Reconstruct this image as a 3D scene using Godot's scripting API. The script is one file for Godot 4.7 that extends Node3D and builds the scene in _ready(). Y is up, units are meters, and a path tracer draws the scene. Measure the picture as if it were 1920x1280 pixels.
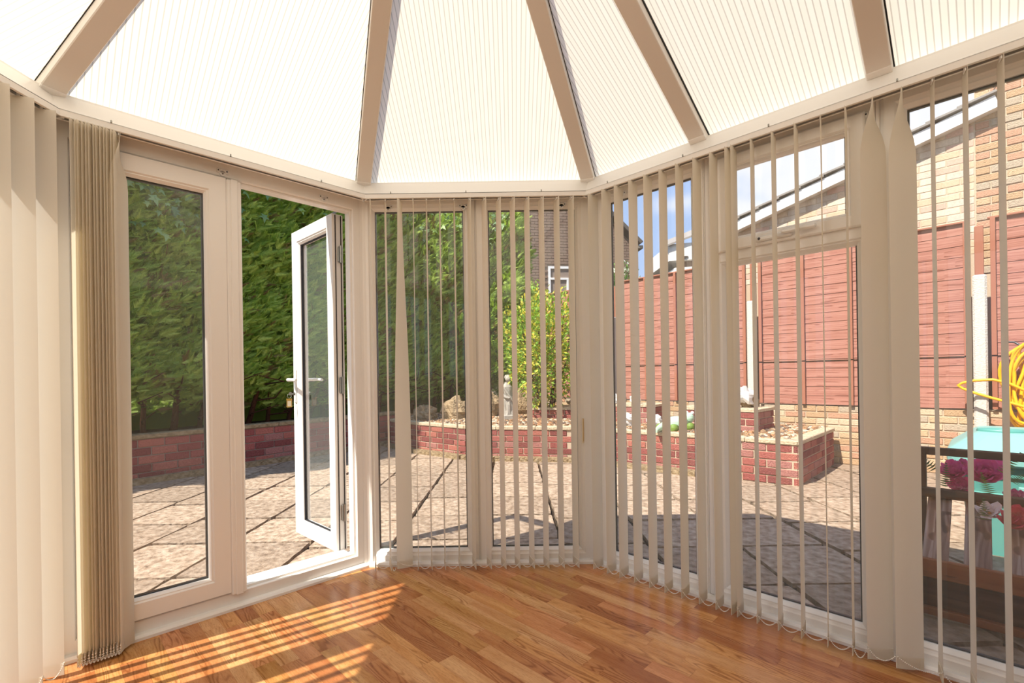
extends Node3D
# A conservatory bay seen on the diagonal: three glazed walls, an opal roof, vertical blinds, a garden outside.

const R2 := 0.70710678
const EAVE := 2.2
const PITCH := 0.5087          # rise per metre of the roof
const PATIO := -0.12
const W0 := 1.287              # width of each bay wall
const SIDE := 2.6              # length of each side wall

var M := {}
var used := {}
var A := Vector2(-0.8335, -2.7166)
var B := Vector2(0.4535, -2.7166)
var C := Vector2(-1.74356, -1.80654)
var D := Vector2(-1.74356, -0.51954)
var EL := D + Vector2(R2, R2) * SIDE
var ER := B + Vector2(R2, R2) * SIDE
var APEX := Vector2(-0.19, -1.164)
var APEX_Y := 2.99
var SUN := Vector3(0.505, -0.784, -0.361)

# ------------------------------------------------------------------ mesh builder
class MB:
	var v := PackedVector3Array()
	var n := PackedVector3Array()
	var u := PackedVector2Array()
	var c := PackedColorArray()
	var col := Color.WHITE
	var colored := false
	func tri(a: Vector3, b: Vector3, d: Vector3, ua := Vector2.ZERO, ub := Vector2.ZERO, ud := Vector2.ZERO) -> void:
		var nn := (b - a).cross(d - a)
		if nn.length_squared() < 1e-16:
			return
		nn = nn.normalized()
		v.append(a); v.append(d); v.append(b)
		n.append(nn); n.append(nn); n.append(nn)
		u.append(ua); u.append(ud); u.append(ub)
		if colored:
			c.append(col); c.append(col); c.append(col)
	func tris(a: Vector3, b: Vector3, d: Vector3, na: Vector3, nb: Vector3, nd: Vector3) -> void:
		v.append(a); v.append(d); v.append(b)
		n.append(na); n.append(nd); n.append(nb)
		u.append(Vector2.ZERO); u.append(Vector2.ZERO); u.append(Vector2.ZERO)
		if colored:
			c.append(col); c.append(col); c.append(col)
	func quad(a: Vector3, b: Vector3, d: Vector3, e: Vector3, ua := Vector2.ZERO, ub := Vector2.ZERO, ud := Vector2.ZERO, ue := Vector2.ZERO) -> void:
		tri(a, b, d, ua, ub, ud)
		tri(a, d, e, ua, ud, ue)
	func quad_out(a: Vector3, b: Vector3, d: Vector3, e: Vector3, mid: Vector3) -> void:
		var nn := (b - a).cross(d - a)
		if nn.dot((a + b + d + e) * 0.25 - mid) >= 0.0:
			quad(a, b, d, e)
		else:
			quad(a, e, d, b)
	func tri_out(a: Vector3, b: Vector3, d: Vector3, mid: Vector3) -> void:
		if (b - a).cross(d - a).dot((a + b + d) / 3.0 - mid) >= 0.0:
			tri(a, b, d)
		else:
			tri(a, d, b)
	func box(mid: Vector3, size: Vector3, bev := 0.0, bs := Basis.IDENTITY) -> void:
		var h := size * 0.5
		var b := minf(bev, minf(h.x, minf(h.y, h.z)) * 0.9)
		var P := func(sx: int, sy: int, sz: int, ax: int) -> Vector3:
			var q := Vector3(sx * (h.x - (0.0 if ax == 0 else b)), sy * (h.y - (0.0 if ax == 1 else b)), sz * (h.z - (0.0 if ax == 2 else b)))
			return mid + bs * q
		for s in [-1, 1]:
			quad_out(P.call(s, -1, -1, 0), P.call(s, 1, -1, 0), P.call(s, 1, 1, 0), P.call(s, -1, 1, 0), mid)
			quad_out(P.call(-1, s, -1, 1), P.call(1, s, -1, 1), P.call(1, s, 1, 1), P.call(-1, s, 1, 1), mid)
			quad_out(P.call(-1, -1, s, 2), P.call(1, -1, s, 2), P.call(1, 1, s, 2), P.call(-1, 1, s, 2), mid)
		if b > 0.0:
			for s in [-1, 1]:
				for t in [-1, 1]:
					quad_out(P.call(-1, s, t, 1), P.call(1, s, t, 1), P.call(1, s, t, 2), P.call(-1, s, t, 2), mid)
					quad_out(P.call(s, -1, t, 0), P.call(s, 1, t, 0), P.call(s, 1, t, 2), P.call(s, -1, t, 2), mid)
					quad_out(P.call(s, t, -1, 0), P.call(s, t, 1, 0), P.call(s, t, 1, 1), P.call(s, t, -1, 1), mid)
					for w in [-1, 1]:
						tri_out(P.call(s, t, w, 0), P.call(s, t, w, 1), P.call(s, t, w, 2), mid)
	# closed loop profile (inset, z) mitred round a rectangle in the xy plane
	func ring(x0: float, x1: float, y0: float, y1: float, prof: Array) -> void:
		var k := prof.size()
		for i in 4:
			for j in k:
				var p: Vector2 = prof[j]
				var q: Vector2 = prof[(j + 1) % k]
				quad(cor(x0, x1, y0, y1, i, p), cor(x0, x1, y0, y1, (i + 1) % 4, p), cor(x0, x1, y0, y1, (i + 1) % 4, q), cor(x0, x1, y0, y1, i, q))
	func cor(x0: float, x1: float, y0: float, y1: float, i: int, p: Vector2) -> Vector3:
		match i:
			0: return Vector3(x0 + p.x, y0 + p.x, p.y)
			1: return Vector3(x1 - p.x, y0 + p.x, p.y)
			2: return Vector3(x1 - p.x, y1 - p.x, p.y)
		return Vector3(x0 + p.x, y1 - p.x, p.y)
	# polygon in plan (x, z) raised from y0 to y1
	func prism(poly: PackedVector2Array, y0: float, y1: float, uvo := Vector2.ZERO, uvb := Vector2(1, 0), uvs := Vector2.ONE) -> void:
		var p := poly
		var area := 0.0
		for i in p.size():
			area += p[i].cross(p[(i + 1) % p.size()])
		if area < 0.0:
			p = p.duplicate()
			p.reverse()
		var idx := Geometry2D.triangulate_polygon(p)
		var T := func(q: Vector2) -> Vector2: return uvo + Vector2(q.dot(uvb), q.dot(Vector2(-uvb.y, uvb.x))) * uvs
		for i in range(0, idx.size(), 3):
			var a := p[idx[i]]
			var b := p[idx[i + 1]]
			var d := p[idx[i + 2]]
			if (b - a).cross(d - a) > 0.0:
				var t := b
				b = d
				d = t
			tri(Vector3(a.x, y1, a.y), Vector3(b.x, y1, b.y), Vector3(d.x, y1, d.y), T.call(a), T.call(b), T.call(d))
			tri(Vector3(a.x, y0, a.y), Vector3(d.x, y0, d.y), Vector3(b.x, y0, b.y))
		for i in p.size():
			var a := p[i]
			var b := p[(i + 1) % p.size()]
			quad(Vector3(a.x, y0, a.y), Vector3(a.x, y1, a.y), Vector3(b.x, y1, b.y), Vector3(b.x, y0, b.y))
	func tube(path: PackedVector3Array, r: float, seg := 8, closed := false, r1 := -1.0) -> void:
		var k := path.size()
		var rings := []
		var up := Vector3.UP
		for i in k:
			var a := path[(i - 1 + k) % k] if closed else path[maxi(i - 1, 0)]
			var b := path[(i + 1) % k] if closed else path[mini(i + 1, k - 1)]
			var t := (b - a).normalized()
			if absf(t.dot(up)) > 0.95:
				up = Vector3.RIGHT if absf(t.x) < 0.8 else Vector3.BACK
			var x := t.cross(up).normalized()
			var y := x.cross(t).normalized()
			up = y
			var rr := r if r1 < 0.0 else lerpf(r, r1, float(i) / (k - 1))
			var ring_ := []
			for j in seg:
				var an := TAU * j / seg
				var d := x * cos(an) + y * sin(an)
				ring_.append([path[i] + d * rr, d])
			rings.append(ring_)
		for i in (k if closed else k - 1):
			var p = rings[i]
			var q = rings[(i + 1) % k]
			for j in seg:
				var j2 := (j + 1) % seg
				tris(p[j][0], q[j2][0], p[j2][0], p[j][1], q[j2][1], p[j2][1])
				tris(p[j][0], q[j][0], q[j2][0], p[j][1], q[j][1], q[j2][1])
		if not closed:
			for e in [0, k - 1]:
				var mid: Vector3 = path[e]
				var inn: Vector3 = path[1] if e == 0 else path[k - 2]
				for j in seg:
					tri_out(mid, rings[e][j][0], rings[e][(j + 1) % seg][0], inn)
	# profile of (radius, y) turned about the y axis
	func lathe(prof: Array, seg := 20, at := Vector3.ZERO, bs := Basis.IDENTITY) -> void:
		for i in prof.size() - 1:
			var p: Vector2 = prof[i]
			var q: Vector2 = prof[i + 1]
			var sl := Vector2(q.y - p.y, p.x - q.x).normalized()
			for j in seg:
				var a0 := TAU * j / seg
				var a1 := TAU * (j + 1) / seg
				var d0 := Vector3(cos(a0), 0, sin(a0))
				var d1 := Vector3(cos(a1), 0, sin(a1))
				var n0 := bs * (d0 * sl.x + Vector3(0, sl.y, 0))
				var n1 := bs * (d1 * sl.x + Vector3(0, sl.y, 0))
				var a := at + bs * (d0 * p.x + Vector3(0, p.y, 0))
				var b := at + bs * (d1 * p.x + Vector3(0, p.y, 0))
				var e := at + bs * (d1 * q.x + Vector3(0, q.y, 0))
				var f := at + bs * (d0 * q.x + Vector3(0, q.y, 0))
				if p.x > 1e-5:
					tris(a, e, b, n0, n1, n1)
				if q.x > 1e-5:
					tris(a, f, e, n0, n0, n1)
	func ball(at: Vector3, r: Vector3, seg := 10, rows := 6, bs := Basis.IDENTITY) -> void:
		var prof := []
		for i in rows + 1:
			var t := -PI / 2 + PI * i / rows
			prof.append(Vector2(cos(t), sin(t)))
		lathe(prof, seg, at, bs * Basis.from_scale(r))
	# a bumpy stone
	func rock(at: Vector3, r: Vector3, noise: FastNoiseLite, amp := 0.3, rows := 9, seg := 14, off := 0.0) -> void:
		var P := func(i: int, j: int) -> Vector3:
			var t := -PI / 2 + PI * i / rows
			var an := TAU * (j % seg) / seg
			var d := Vector3(cos(t) * cos(an), sin(t), cos(t) * sin(an))
			var q := d * 1.7 + Vector3.ONE * off
			return at + d * r * (1.0 + amp * noise.get_noise_3d(q.x * 60, q.y * 60, q.z * 60))
		for i in rows:
			for j in seg:
				quad_out(P.call(i, j), P.call(i, j + 1), P.call(i + 1, j + 1), P.call(i + 1, j), at)
	func done() -> ArrayMesh:
		var m := ArrayMesh.new()
		var a := []
		a.resize(Mesh.ARRAY_MAX)
		a[Mesh.ARRAY_VERTEX] = v
		a[Mesh.ARRAY_NORMAL] = n
		a[Mesh.ARRAY_TEX_UV] = u
		if colored:
			a[Mesh.ARRAY_COLOR] = c
		m.add_surface_from_arrays(Mesh.PRIMITIVE_TRIANGLES, a)
		return m

# ------------------------------------------------------------------ scene helpers
func numbered(called: String) -> String:
	if not used.has(called):
		used[called] = 0
		return called
	used[called] += 1
	return "%s_%03d" % [called, used[called]]

func thing(called: String, label: String, category: String, xf := Transform3D.IDENTITY, group := "", kind := "") -> Node3D:
	var o := Node3D.new()
	o.name = numbered(called)
	add_child(o)
	o.transform = xf
	meta(o, label, category, group, kind)
	return o

func meta(o: Node, label: String, category := "", group := "", kind := "") -> void:
	if label: o.set_meta("label", label)
	if category: o.set_meta("category", category)
	if group: o.set_meta("group", group)
	if kind: o.set_meta("kind", kind)

func part(called: String, mesh: Mesh, mat: Material, parent: Node, xf := Transform3D.IDENTITY) -> MeshInstance3D:
	var o := MeshInstance3D.new()
	o.name = called
	o.mesh = mesh
	o.material_override = mat
	o.transform = xf
	parent.add_child(o, true)
	return o

func put(called: String, mb: MB, mat: Material, parent: Node, xf := Transform3D.IDENTITY) -> MeshInstance3D:
	return part(called, mb.done(), mat, parent, xf)

func swarm(called: String, mesh: Mesh, mat: Material, xfs: Array, cols: Array, parent: Node) -> MultiMeshInstance3D:
	var mm := MultiMesh.new()
	mm.transform_format = MultiMesh.TRANSFORM_3D
	mm.use_colors = cols.size() > 0
	mm.mesh = mesh
	mm.instance_count = xfs.size()
	for i in xfs.size():
		mm.set_instance_transform(i, xfs[i])
		if cols.size():
			mm.set_instance_color(i, cols[i])
	var o := MultiMeshInstance3D.new()
	o.name = called
	o.multimesh = mm
	o.material_override = mat
	parent.add_child(o, true)
	return o

func mat(c: Color, rough := 0.6, spec := 0.5) -> StandardMaterial3D:
	var m := StandardMaterial3D.new()
	m.albedo_color = c
	m.roughness = rough
	m.metallic_specular = spec
	return m

func noise(freq: float, seed_ := 1, oct := 4, type := FastNoiseLite.TYPE_SIMPLEX_SMOOTH) -> FastNoiseLite:
	var f := FastNoiseLite.new()
	f.seed = seed_
	f.frequency = freq
	f.noise_type = type
	f.fractal_octaves = oct
	return f

func ramp(stops: Array) -> Gradient:
	var g := Gradient.new()
	var o := PackedFloat32Array()
	var c := PackedColorArray()
	for s in stops:
		o.append(s[0]); c.append(s[1])
	g.offsets = o
	g.colors = c
	return g

func ntex(n: FastNoiseLite, size := 512, g: Gradient = null) -> NoiseTexture2D:
	var t := NoiseTexture2D.new()
	t.width = size
	t.height = size
	t.seamless = true
	t.noise = n
	t.normalize = true
	if g: t.color_ramp = g
	return t

func speckled(stops: Array, freq: float, seed_: int, scale: float, rough := 0.9, bump := 0.0, oct := 5) -> StandardMaterial3D:
	var m := mat(Color.WHITE, rough, 0.4)
	m.albedo_texture = ntex(noise(freq, seed_, oct), 512, ramp(stops))
	m.uv1_triplanar = true
	m.uv1_world_triplanar = true
	m.uv1_scale = Vector3.ONE * scale
	if bump > 0.0:
		m.heightmap_enabled = true
		m.heightmap_texture = ntex(noise(freq * 1.4, seed_ + 7, oct), 512)
		m.heightmap_scale = bump
	return m

func lin(r: float, g: float, b: float) -> Color:
	return Color(r, g, b).linear_to_srgb()

func V2(p: Vector3) -> Vector2: return Vector2(p.x, p.z)
func V3(p: Vector2, y: float) -> Vector3: return Vector3(p.x, y, p.y)

# a wall's own axes: x along it (left to right seen from inside), y up, z into the room
func wall_xf(w: String) -> Transform3D:
	var o: Vector2
	var d: Vector2
	match w:
		"front": o = A; d = Vector2(1, 0)
		"door": o = C; d = Vector2(R2, -R2)
		"right": o = B; d = Vector2(R2, R2)
		"left": o = D; d = Vector2(0, -1)
		"rear": o = EL; d = Vector2(-R2, -R2)
	var x := Vector3(d.x, 0, d.y)
	return Transform3D(Basis(x, Vector3.UP, x.cross(Vector3.UP)), Vector3(o.x, 0, o.y))

func _ready() -> void:
	view_and_light()
	make_materials()
	room()
	glazing()
	blinds()
	garden_ground()
	beds()
	fence()
	houses()
	plants()
	garden_things()
	back_room()

# ------------------------------------------------------------------ camera, sky, sun
func view_and_light() -> void:
	var cam := Camera3D.new()
	cam.name = "camera"
	add_child(cam)
	cam.position = Vector3(0, 1.084, 0)
	cam.rotation = Vector3(0, 0, -0.0152)
	cam.projection = Camera3D.PROJECTION_FRUSTUM
	cam.near = 0.05
	cam.far = 300.0
	cam.size = 0.05 * 1280.0 / 891.0
	cam.frustum_offset = Vector2(0, 0.05 * (703.8 - 640.0) / 891.0)
	cam.current = true

	var env := Environment.new()
	env.tonemap_mode = Environment.TONE_MAPPER_LINEAR
	env.tonemap_exposure = 1.33
	env.background_mode = Environment.BG_SKY
	env.background_energy_multiplier = 0.9
	env.sdfgi_enabled = true
	env.ssao_enabled = true
	env.ssil_enabled = true
	var sky := Sky.new()
	var sm := PanoramaSkyMaterial.new()
	sm.panorama = sky_picture()
	sm.filter = true
	sky.sky_material = sm
	env.sky = sky
	var we := WorldEnvironment.new()
	we.name = "world_environment"
	we.environment = env
	add_child(we)

	var sun := DirectionalLight3D.new()
	sun.name = "sun"
	add_child(sun)
	sun.look_at_from_position(Vector3.ZERO, SUN, Vector3.UP)
	sun.light_color = Color(1.0, 0.965, 0.91)
	sun.light_energy = 2.05
	sun.light_angular_distance = 0.53
	sun.shadow_enabled = true
	sun.sky_mode = DirectionalLight3D.SKY_MODE_LIGHT_ONLY

func sky_picture() -> ImageTexture:
	var w := 768
	var h := 384
	var im := Image.create(w, h, false, Image.FORMAT_RGBF)
	var f := noise(1.5, 14, 6)
	for j in h:
		var el := PI / 2 - PI * (j + 0.5) / h
		for i in w:
			var az := TAU * (i + 0.5) / w
			var d := Vector3(cos(el) * sin(az), sin(el), cos(el) * cos(az))
			var t := clampf(d.y, 0.0, 1.0)
			var c := Vector3(0.58, 0.72, 0.95).lerp(Vector3(0.22, 0.40, 0.80), pow(t, 0.6))
			var q := d / (0.30 + absf(d.y))
			var cl := smoothstep(-0.02, 0.26, f.get_noise_3d(q.x, d.y * 2.0, q.z))
			c = c.lerp(Vector3(0.93, 0.94, 0.97), cl * 0.9)
			if d.y < 0.0:
				c = Vector3(0.34, 0.31, 0.27)
			im.set_pixel(i, j, Color(c.x, c.y, c.z))
	return ImageTexture.create_from_image(im)

# ------------------------------------------------------------------ materials
func make_materials() -> void:
	M.upvc = mat(Color(0.95, 0.94, 0.92), 0.32, 0.5)
	M.upvc_out = M.upvc
	M.rafter = mat(Color(0.90, 0.88, 0.85), 0.4, 0.5)
	M.gasket = mat(Color(0.07, 0.07, 0.075), 0.6)
	M.spacer = mat(Color(0.13, 0.13, 0.15), 0.45)
	M.white = mat(Color(0.93, 0.93, 0.92), 0.25, 0.5)
	M.steel = mat(Color(0.62, 0.62, 0.6), 0.32)
	M.steel.metallic = 1.0
	M.dark_steel = mat(Color(0.3, 0.3, 0.31), 0.4)
	M.dark_steel.metallic = 0.8
	M.glass = mat(Color(0.9, 0.95, 0.92, 0.08), 0.0, 0.5)
	M.glass.transparency = BaseMaterial3D.TRANSPARENCY_ALPHA
	M.tape = mat(Color(0.88, 0.87, 0.85), 0.4)

	# opal sheet: pale webs run down every flute
	var im := Image.create(64, 4, false, Image.FORMAT_RGB8)
	for i in 64:
		var k := 1.0 if i % 32 > 5 else 0.84
		if i >= 32: k *= 0.985
		for j in 4:
			im.set_pixel(i, j, Color(0.985 * k, 0.96 * k, 0.91 * k))
	M.opal = mat(Color.WHITE, 0.35, 0.4)
	M.opal.albedo_texture = ImageTexture.create_from_image(im)
	M.opal.backlight_enabled = true
	M.opal.backlight = lin(1.08, 1.05, 0.985)

	# woven blind cloth
	var vi := Image.create(256, 256, false, Image.FORMAT_RGB8)
	var vn := noise(0.03, 5, 3)
	for j in 256:
		for i in 256:
			var g := 0.5 + 0.5 * sin((i + j * 2.6) * 0.55 + 3.0 * vn.get_noise_2d(i, j))
			var b := 0.955 + 0.045 * g
			vi.set_pixel(i, j, Color(0.97 * b, 0.955 * b, 0.925 * b))
	M.vane = mat(Color.WHITE, 0.75, 0.3)
	M.vane.albedo_texture = ImageTexture.create_from_image(vi)
	M.vane.backlight_enabled = true
	M.vane.backlight = lin(1.0, 0.95, 0.82)
	M.bead = mat(Color(0.93, 0.91, 0.87), 0.3)

	wood_floor_materials()

	M.slab = []
	for k in 4:
		var tn: float = [0.94, 0.90, 0.97, 0.86][k]
		var m := speckled([[0.0, Color(0.47 * tn, 0.39 * tn, 0.32 * tn)], [0.3, Color(0.63 * tn, 0.545 * tn, 0.46 * tn)], [0.6, Color(0.715 * tn, 0.63 * tn, 0.545 * tn)], [1.0, Color(0.80 * tn, 0.725 * tn, 0.64 * tn)]], 0.022, 21 + k, 1.1, 0.95, 0.9)
		M.slab.append(m)
	M.joint = speckled([[0.0, Color(0.12, 0.09, 0.07)], [1.0, Color(0.30, 0.25, 0.2)]], 0.05, 31, 2.0, 1.0)
	M.soil = speckled([[0.0, Color(0.16, 0.12, 0.09)], [1.0, Color(0.36, 0.29, 0.23)]], 0.05, 32, 2.0, 1.0)
	M.gravel = mat(Color.WHITE, 0.85, 0.4)
	M.gravel.vertex_color_use_as_albedo = true
	M.red = []
	for q in [[0.63, 0.36, 0.33], [0.58, 0.32, 0.30], [0.67, 0.41, 0.36], [0.52, 0.29, 0.275], [0.65, 0.44, 0.41]]:
		M.red.append(speckled([[0.0, Color(q[0] * 0.78, q[1] * 0.76, q[2] * 0.76)], [0.55, Color(q[0], q[1], q[2])], [0.85, Color(q[0] * 1.06, q[1] * 1.12, q[2] * 1.12)], [1.0, Color(0.72, 0.62, 0.58)]], 0.03, int(q[0] * 100), 3.0, 0.9, 0.6))
	M.buff = []
	for q in [[0.76, 0.66, 0.53], [0.72, 0.60, 0.47], [0.79, 0.71, 0.60], [0.73, 0.57, 0.47], [0.70, 0.64, 0.56]]:
		M.buff.append(speckled([[0.0, Color(q[0] * 0.86, q[1] * 0.84, q[2] * 0.82)], [0.5, Color(q[0], q[1], q[2])], [1.0, Color(q[0] * 1.07, q[1] * 1.07, q[2] * 1.07)]], 0.03, int(q[1] * 100), 3.0, 0.9, 0.6))
	M.buff_pale = []
	for q in [[0.82, 0.74, 0.64], [0.80, 0.70, 0.59], [0.84, 0.78, 0.70], [0.80, 0.67, 0.60], [0.79, 0.74, 0.68]]:
		M.buff_pale.append(speckled([[0.0, Color(q[0] * 0.90, q[1] * 0.88, q[2] * 0.86)], [0.5, Color(q[0], q[1], q[2])], [1.0, Color(q[0] * 1.05, q[1] * 1.05, q[2] * 1.05)]], 0.03, int(q[1] * 130), 3.0, 0.9))
	M.brown_brick = []
	for q in [[0.50, 0.42, 0.37], [0.44, 0.365, 0.32], [0.56, 0.47, 0.41]]:
		M.brown_brick.append(mat(Color(q[0], q[1], q[2]), 0.9))
	M.mortar = speckled([[0.0, Color(0.66, 0.59, 0.50)], [1.0, Color(0.84, 0.77, 0.68)]], 0.06, 41, 3.0, 1.0)
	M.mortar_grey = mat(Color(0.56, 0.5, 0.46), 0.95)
	M.coping = speckled([[0.0, Color(0.62, 0.54, 0.44)], [0.5, Color(0.78, 0.71, 0.60)], [1.0, Color(0.86, 0.80, 0.70)]], 0.03, 42, 2.0, 0.95, 0.8)
	M.footing = speckled([[0.0, Color(0.40, 0.34, 0.24)], [0.5, Color(0.58, 0.50, 0.38)], [1.0, Color(0.70, 0.63, 0.52)]], 0.02, 43, 1.5, 0.95, 1.5)
	M.concrete = speckled([[0.0, Color(0.72, 0.70, 0.66)], [1.0, Color(0.86, 0.85, 0.82)]], 0.04, 44, 2.0, 0.9, 0.4)
	M.board = []
	for k in 3:
		var m := mat(Color.WHITE, 0.85, 0.3)
		m.albedo_texture = plank_picture(90 + k, [Color(0.54, 0.35, 0.30), Color(0.66, 0.46, 0.405), Color(0.71, 0.53, 0.475)], 9.0)
		M.board.append(m)
	M.batten = mat(Color(0.62, 0.40, 0.315), 0.85)
	M.stone = speckled([[0.0, Color(0.42, 0.36, 0.28)], [0.5, Color(0.62, 0.53, 0.41)], [1.0, Color(0.74, 0.67, 0.55)]], 0.02, 45, 1.8, 0.95, 1.5)
	M.quartz = speckled([[0.0, Color(0.62, 0.60, 0.60)], [0.4, Color(0.86, 0.85, 0.84)], [1.0, Color(0.95, 0.95, 0.94)]], 0.03, 46, 6.0, 0.7, 0.6)
	M.statue = speckled([[0.0, Color(0.50, 0.47, 0.43)], [0.5, Color(0.70, 0.68, 0.64)], [1.0, Color(0.80, 0.78, 0.74)]], 0.03, 47, 5.0, 0.85, 0.4)
	M.render_white = mat(Color(0.90, 0.89, 0.86), 0.8)
	M.tile_grey = mat(Color(0.56, 0.54, 0.52), 0.85)
	M.tile_dark = mat(Color(0.36, 0.33, 0.31), 0.85)
	M.soffit = mat(Color(0.55, 0.52, 0.48), 0.8)
	M.pane_far = mat(Color(0.35, 0.42, 0.48), 0.08, 0.6)
	M.bark = speckled([[0.0, Color(0.20, 0.11, 0.07)], [1.0, Color(0.44, 0.27, 0.17)]], 0.04, 48, 3.0, 0.95, 1.0)
	M.hedge_core = mat(Color(0.42, 0.50, 0.23), 1.0, 0.1)
	M.leaf = mat(Color.WHITE, 0.55, 0.4)
	M.leaf.vertex_color_use_as_albedo = true
	M.leaf.backlight_enabled = true
	M.leaf.backlight = lin(0.5, 0.6, 0.2)
	M.leaf_plain = mat(Color.WHITE, 0.45, 0.5)
	M.leaf_plain.vertex_color_use_as_albedo = true
	M.bench = mat(Color.WHITE, 0.7, 0.4)
	M.bench.albedo_texture = plank_picture(120, [Color(0.20, 0.125, 0.085), Color(0.31, 0.20, 0.14), Color(0.42, 0.30, 0.23)], 8.0)
	M.bench_old = mat(Color.WHITE, 0.8, 0.4)
	M.bench_old.albedo_texture = plank_picture(121, [Color(0.36, 0.26, 0.21), Color(0.50, 0.38, 0.32), Color(0.72, 0.64, 0.59)], 12.0)
	M.bench_red = mat(Color.WHITE, 0.65, 0.4)
	M.bench_red.albedo_texture = plank_picture(122, [Color(0.38, 0.21, 0.11), Color(0.52, 0.30, 0.16), Color(0.58, 0.36, 0.21)], 6.0)
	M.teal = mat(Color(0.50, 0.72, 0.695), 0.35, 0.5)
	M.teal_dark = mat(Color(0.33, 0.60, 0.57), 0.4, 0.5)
	M.hose = mat(Color(0.93, 0.70, 0.10), 0.4, 0.5)
	M.magenta = mat(Color(0.92, 0.40, 0.66), 0.7)
	M.magenta.backlight_enabled = true
	M.magenta.backlight = lin(0.4, 0.03, 0.15)
	M.crimson = mat(Color(0.82, 0.20, 0.36), 0.7)
	M.pink = mat(Color(0.86, 0.42, 0.62), 0.7)
	M.petal_white = mat(Color(0.90, 0.84, 0.84), 0.7)
	M.stamen = mat(Color(0.80, 0.50, 0.20), 0.8)
	M.fern = mat(Color(0.30, 0.50, 0.24), 0.6)
	M.fern_light = mat(Color(0.56, 0.68, 0.28), 0.6)
	M.green_glaze = mat(Color(0.72, 0.85, 0.75), 0.3, 0.6)
	M.olive_glaze = mat(Color(0.44, 0.55, 0.22), 0.4, 0.5)
	M.plaster = mat(Color(0.90, 0.87, 0.81), 0.85, 0.3)
	M.gilt = mat(Color(0.40, 0.26, 0.12), 0.5)
	M.print = mat(Color(0.42, 0.46, 0.42), 0.7)
	M.carpet = mat(Color(0.46, 0.38, 0.30), 1.0, 0.1)
	M.brass = mat(Color(0.80, 0.64, 0.34), 0.3)
	M.brass.metallic = 1.0
	M.paper = mat(Color(0.93, 0.88, 0.76), 0.6)

func plank_picture(seed_: int, tones: Array, streak: float) -> ImageTexture:
	var w := 512
	var h := 128
	var im := Image.create(w, h, false, Image.FORMAT_RGB8)
	var f := noise(1.0, seed_, 4)
	var f2 := noise(1.0, seed_ + 50, 2)
	for j in h:
		for i in w:
			var x := float(i) / w
			var y := float(j) / h
			var wob := f2.get_noise_2d(x * 2.0, y * 1.5) * 0.07
			var g := 0.55 + 0.6 * f.get_noise_2d(x * 1.6, (y + wob) * streak)
			var kn := f2.get_noise_2d(x * 6.0 + 30.0, y * 3.0)
			g -= smoothstep(0.42, 0.6, kn) * 0.6
			g = clampf(g, 0.0, 1.0)
			var c: Color = tones[0].lerp(tones[1], minf(g * 2.0, 1.0)).lerp(tones[2], maxf(g * 2.0 - 1.0, 0.0))
			im.set_pixel(i, j, c)
	return ImageTexture.create_from_image(im)

func wood_floor_materials() -> void:
	# two sheets of oak print: rings cut along the length, with dark pores
	M.oak = []
	var pics := []
	for s in 2:
		var w := 1024
		var h := 512
		var im := Image.create(w, h, false, Image.FORMAT_RGB8)
		var big := noise(1.0, 200 + s, 3)
		var fine := noise(1.0, 210 + s, 3)
		var pore := noise(1.0, 220 + s, 2)
		for j in h:
			for i in w:
				var x := float(i) / w * 2.0
				var y := float(j) / h
				var wv := big.get_noise_2d(x * 1.1, y * 7.0)
				var rings := sin(y * 330.0 + wv * 30.0)
				var band := smoothstep(-0.15, 0.40, big.get_noise_2d(x * 0.9 + 9.0, y * 9.0))
				var line := pow(0.5 + 0.5 * rings, 3.0) * (0.12 + 0.88 * band)
				var p := fine.get_noise_2d(x * 5.0, y * 160.0)
				var sp := smoothstep(0.18, 0.5, pore.get_noise_2d(x * 22.0, y * 420.0))
				var t := 0.5 + 0.9 * fine.get_noise_2d(x * 1.4, y * 16.0) + 0.25 * p
				var c := Color(0.775, 0.55, 0.345).lerp(Color(0.86, 0.66, 0.455), clampf(t, 0.0, 1.0))
				c = c.lerp(Color(0.50, 0.29, 0.14), clampf(line * 0.56 + sp * 0.20, 0.0, 0.75))
				im.set_pixel(i, j, c)
		pics.append(ImageTexture.create_from_image(im))
	var tints := [Color(1, 1, 1), Color(0.90, 0.82, 0.76), Color(1.0, 0.97, 0.90), Color(0.84, 0.74, 0.68), Color(0.98, 0.90, 0.88), Color(0.93, 0.91, 0.82)]
	for k in 6:
		var m := mat(tints[k], 0.26, 0.42)
		m.albedo_texture = pics[k % 2]
		M.oak.append(m)

# ------------------------------------------------------------------ room shell
func ring_at(i: int, n: float) -> Vector2:
	var pts := [EL, D, C, A, B, ER]
	var nor := [Vector2(-R2, R2), Vector2(-1, 0), Vector2(-R2, -R2), Vector2(0, -1), Vector2(R2, -R2)]
	if i == 0: return pts[0] + nor[0] * n
	if i == 5: return pts[5] + nor[4] * n
	var a: Vector2 = nor[i - 1]
	var b: Vector2 = nor[i]
	return pts[i] + (a + b) / (1.0 + a.dot(b)) * n

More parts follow.
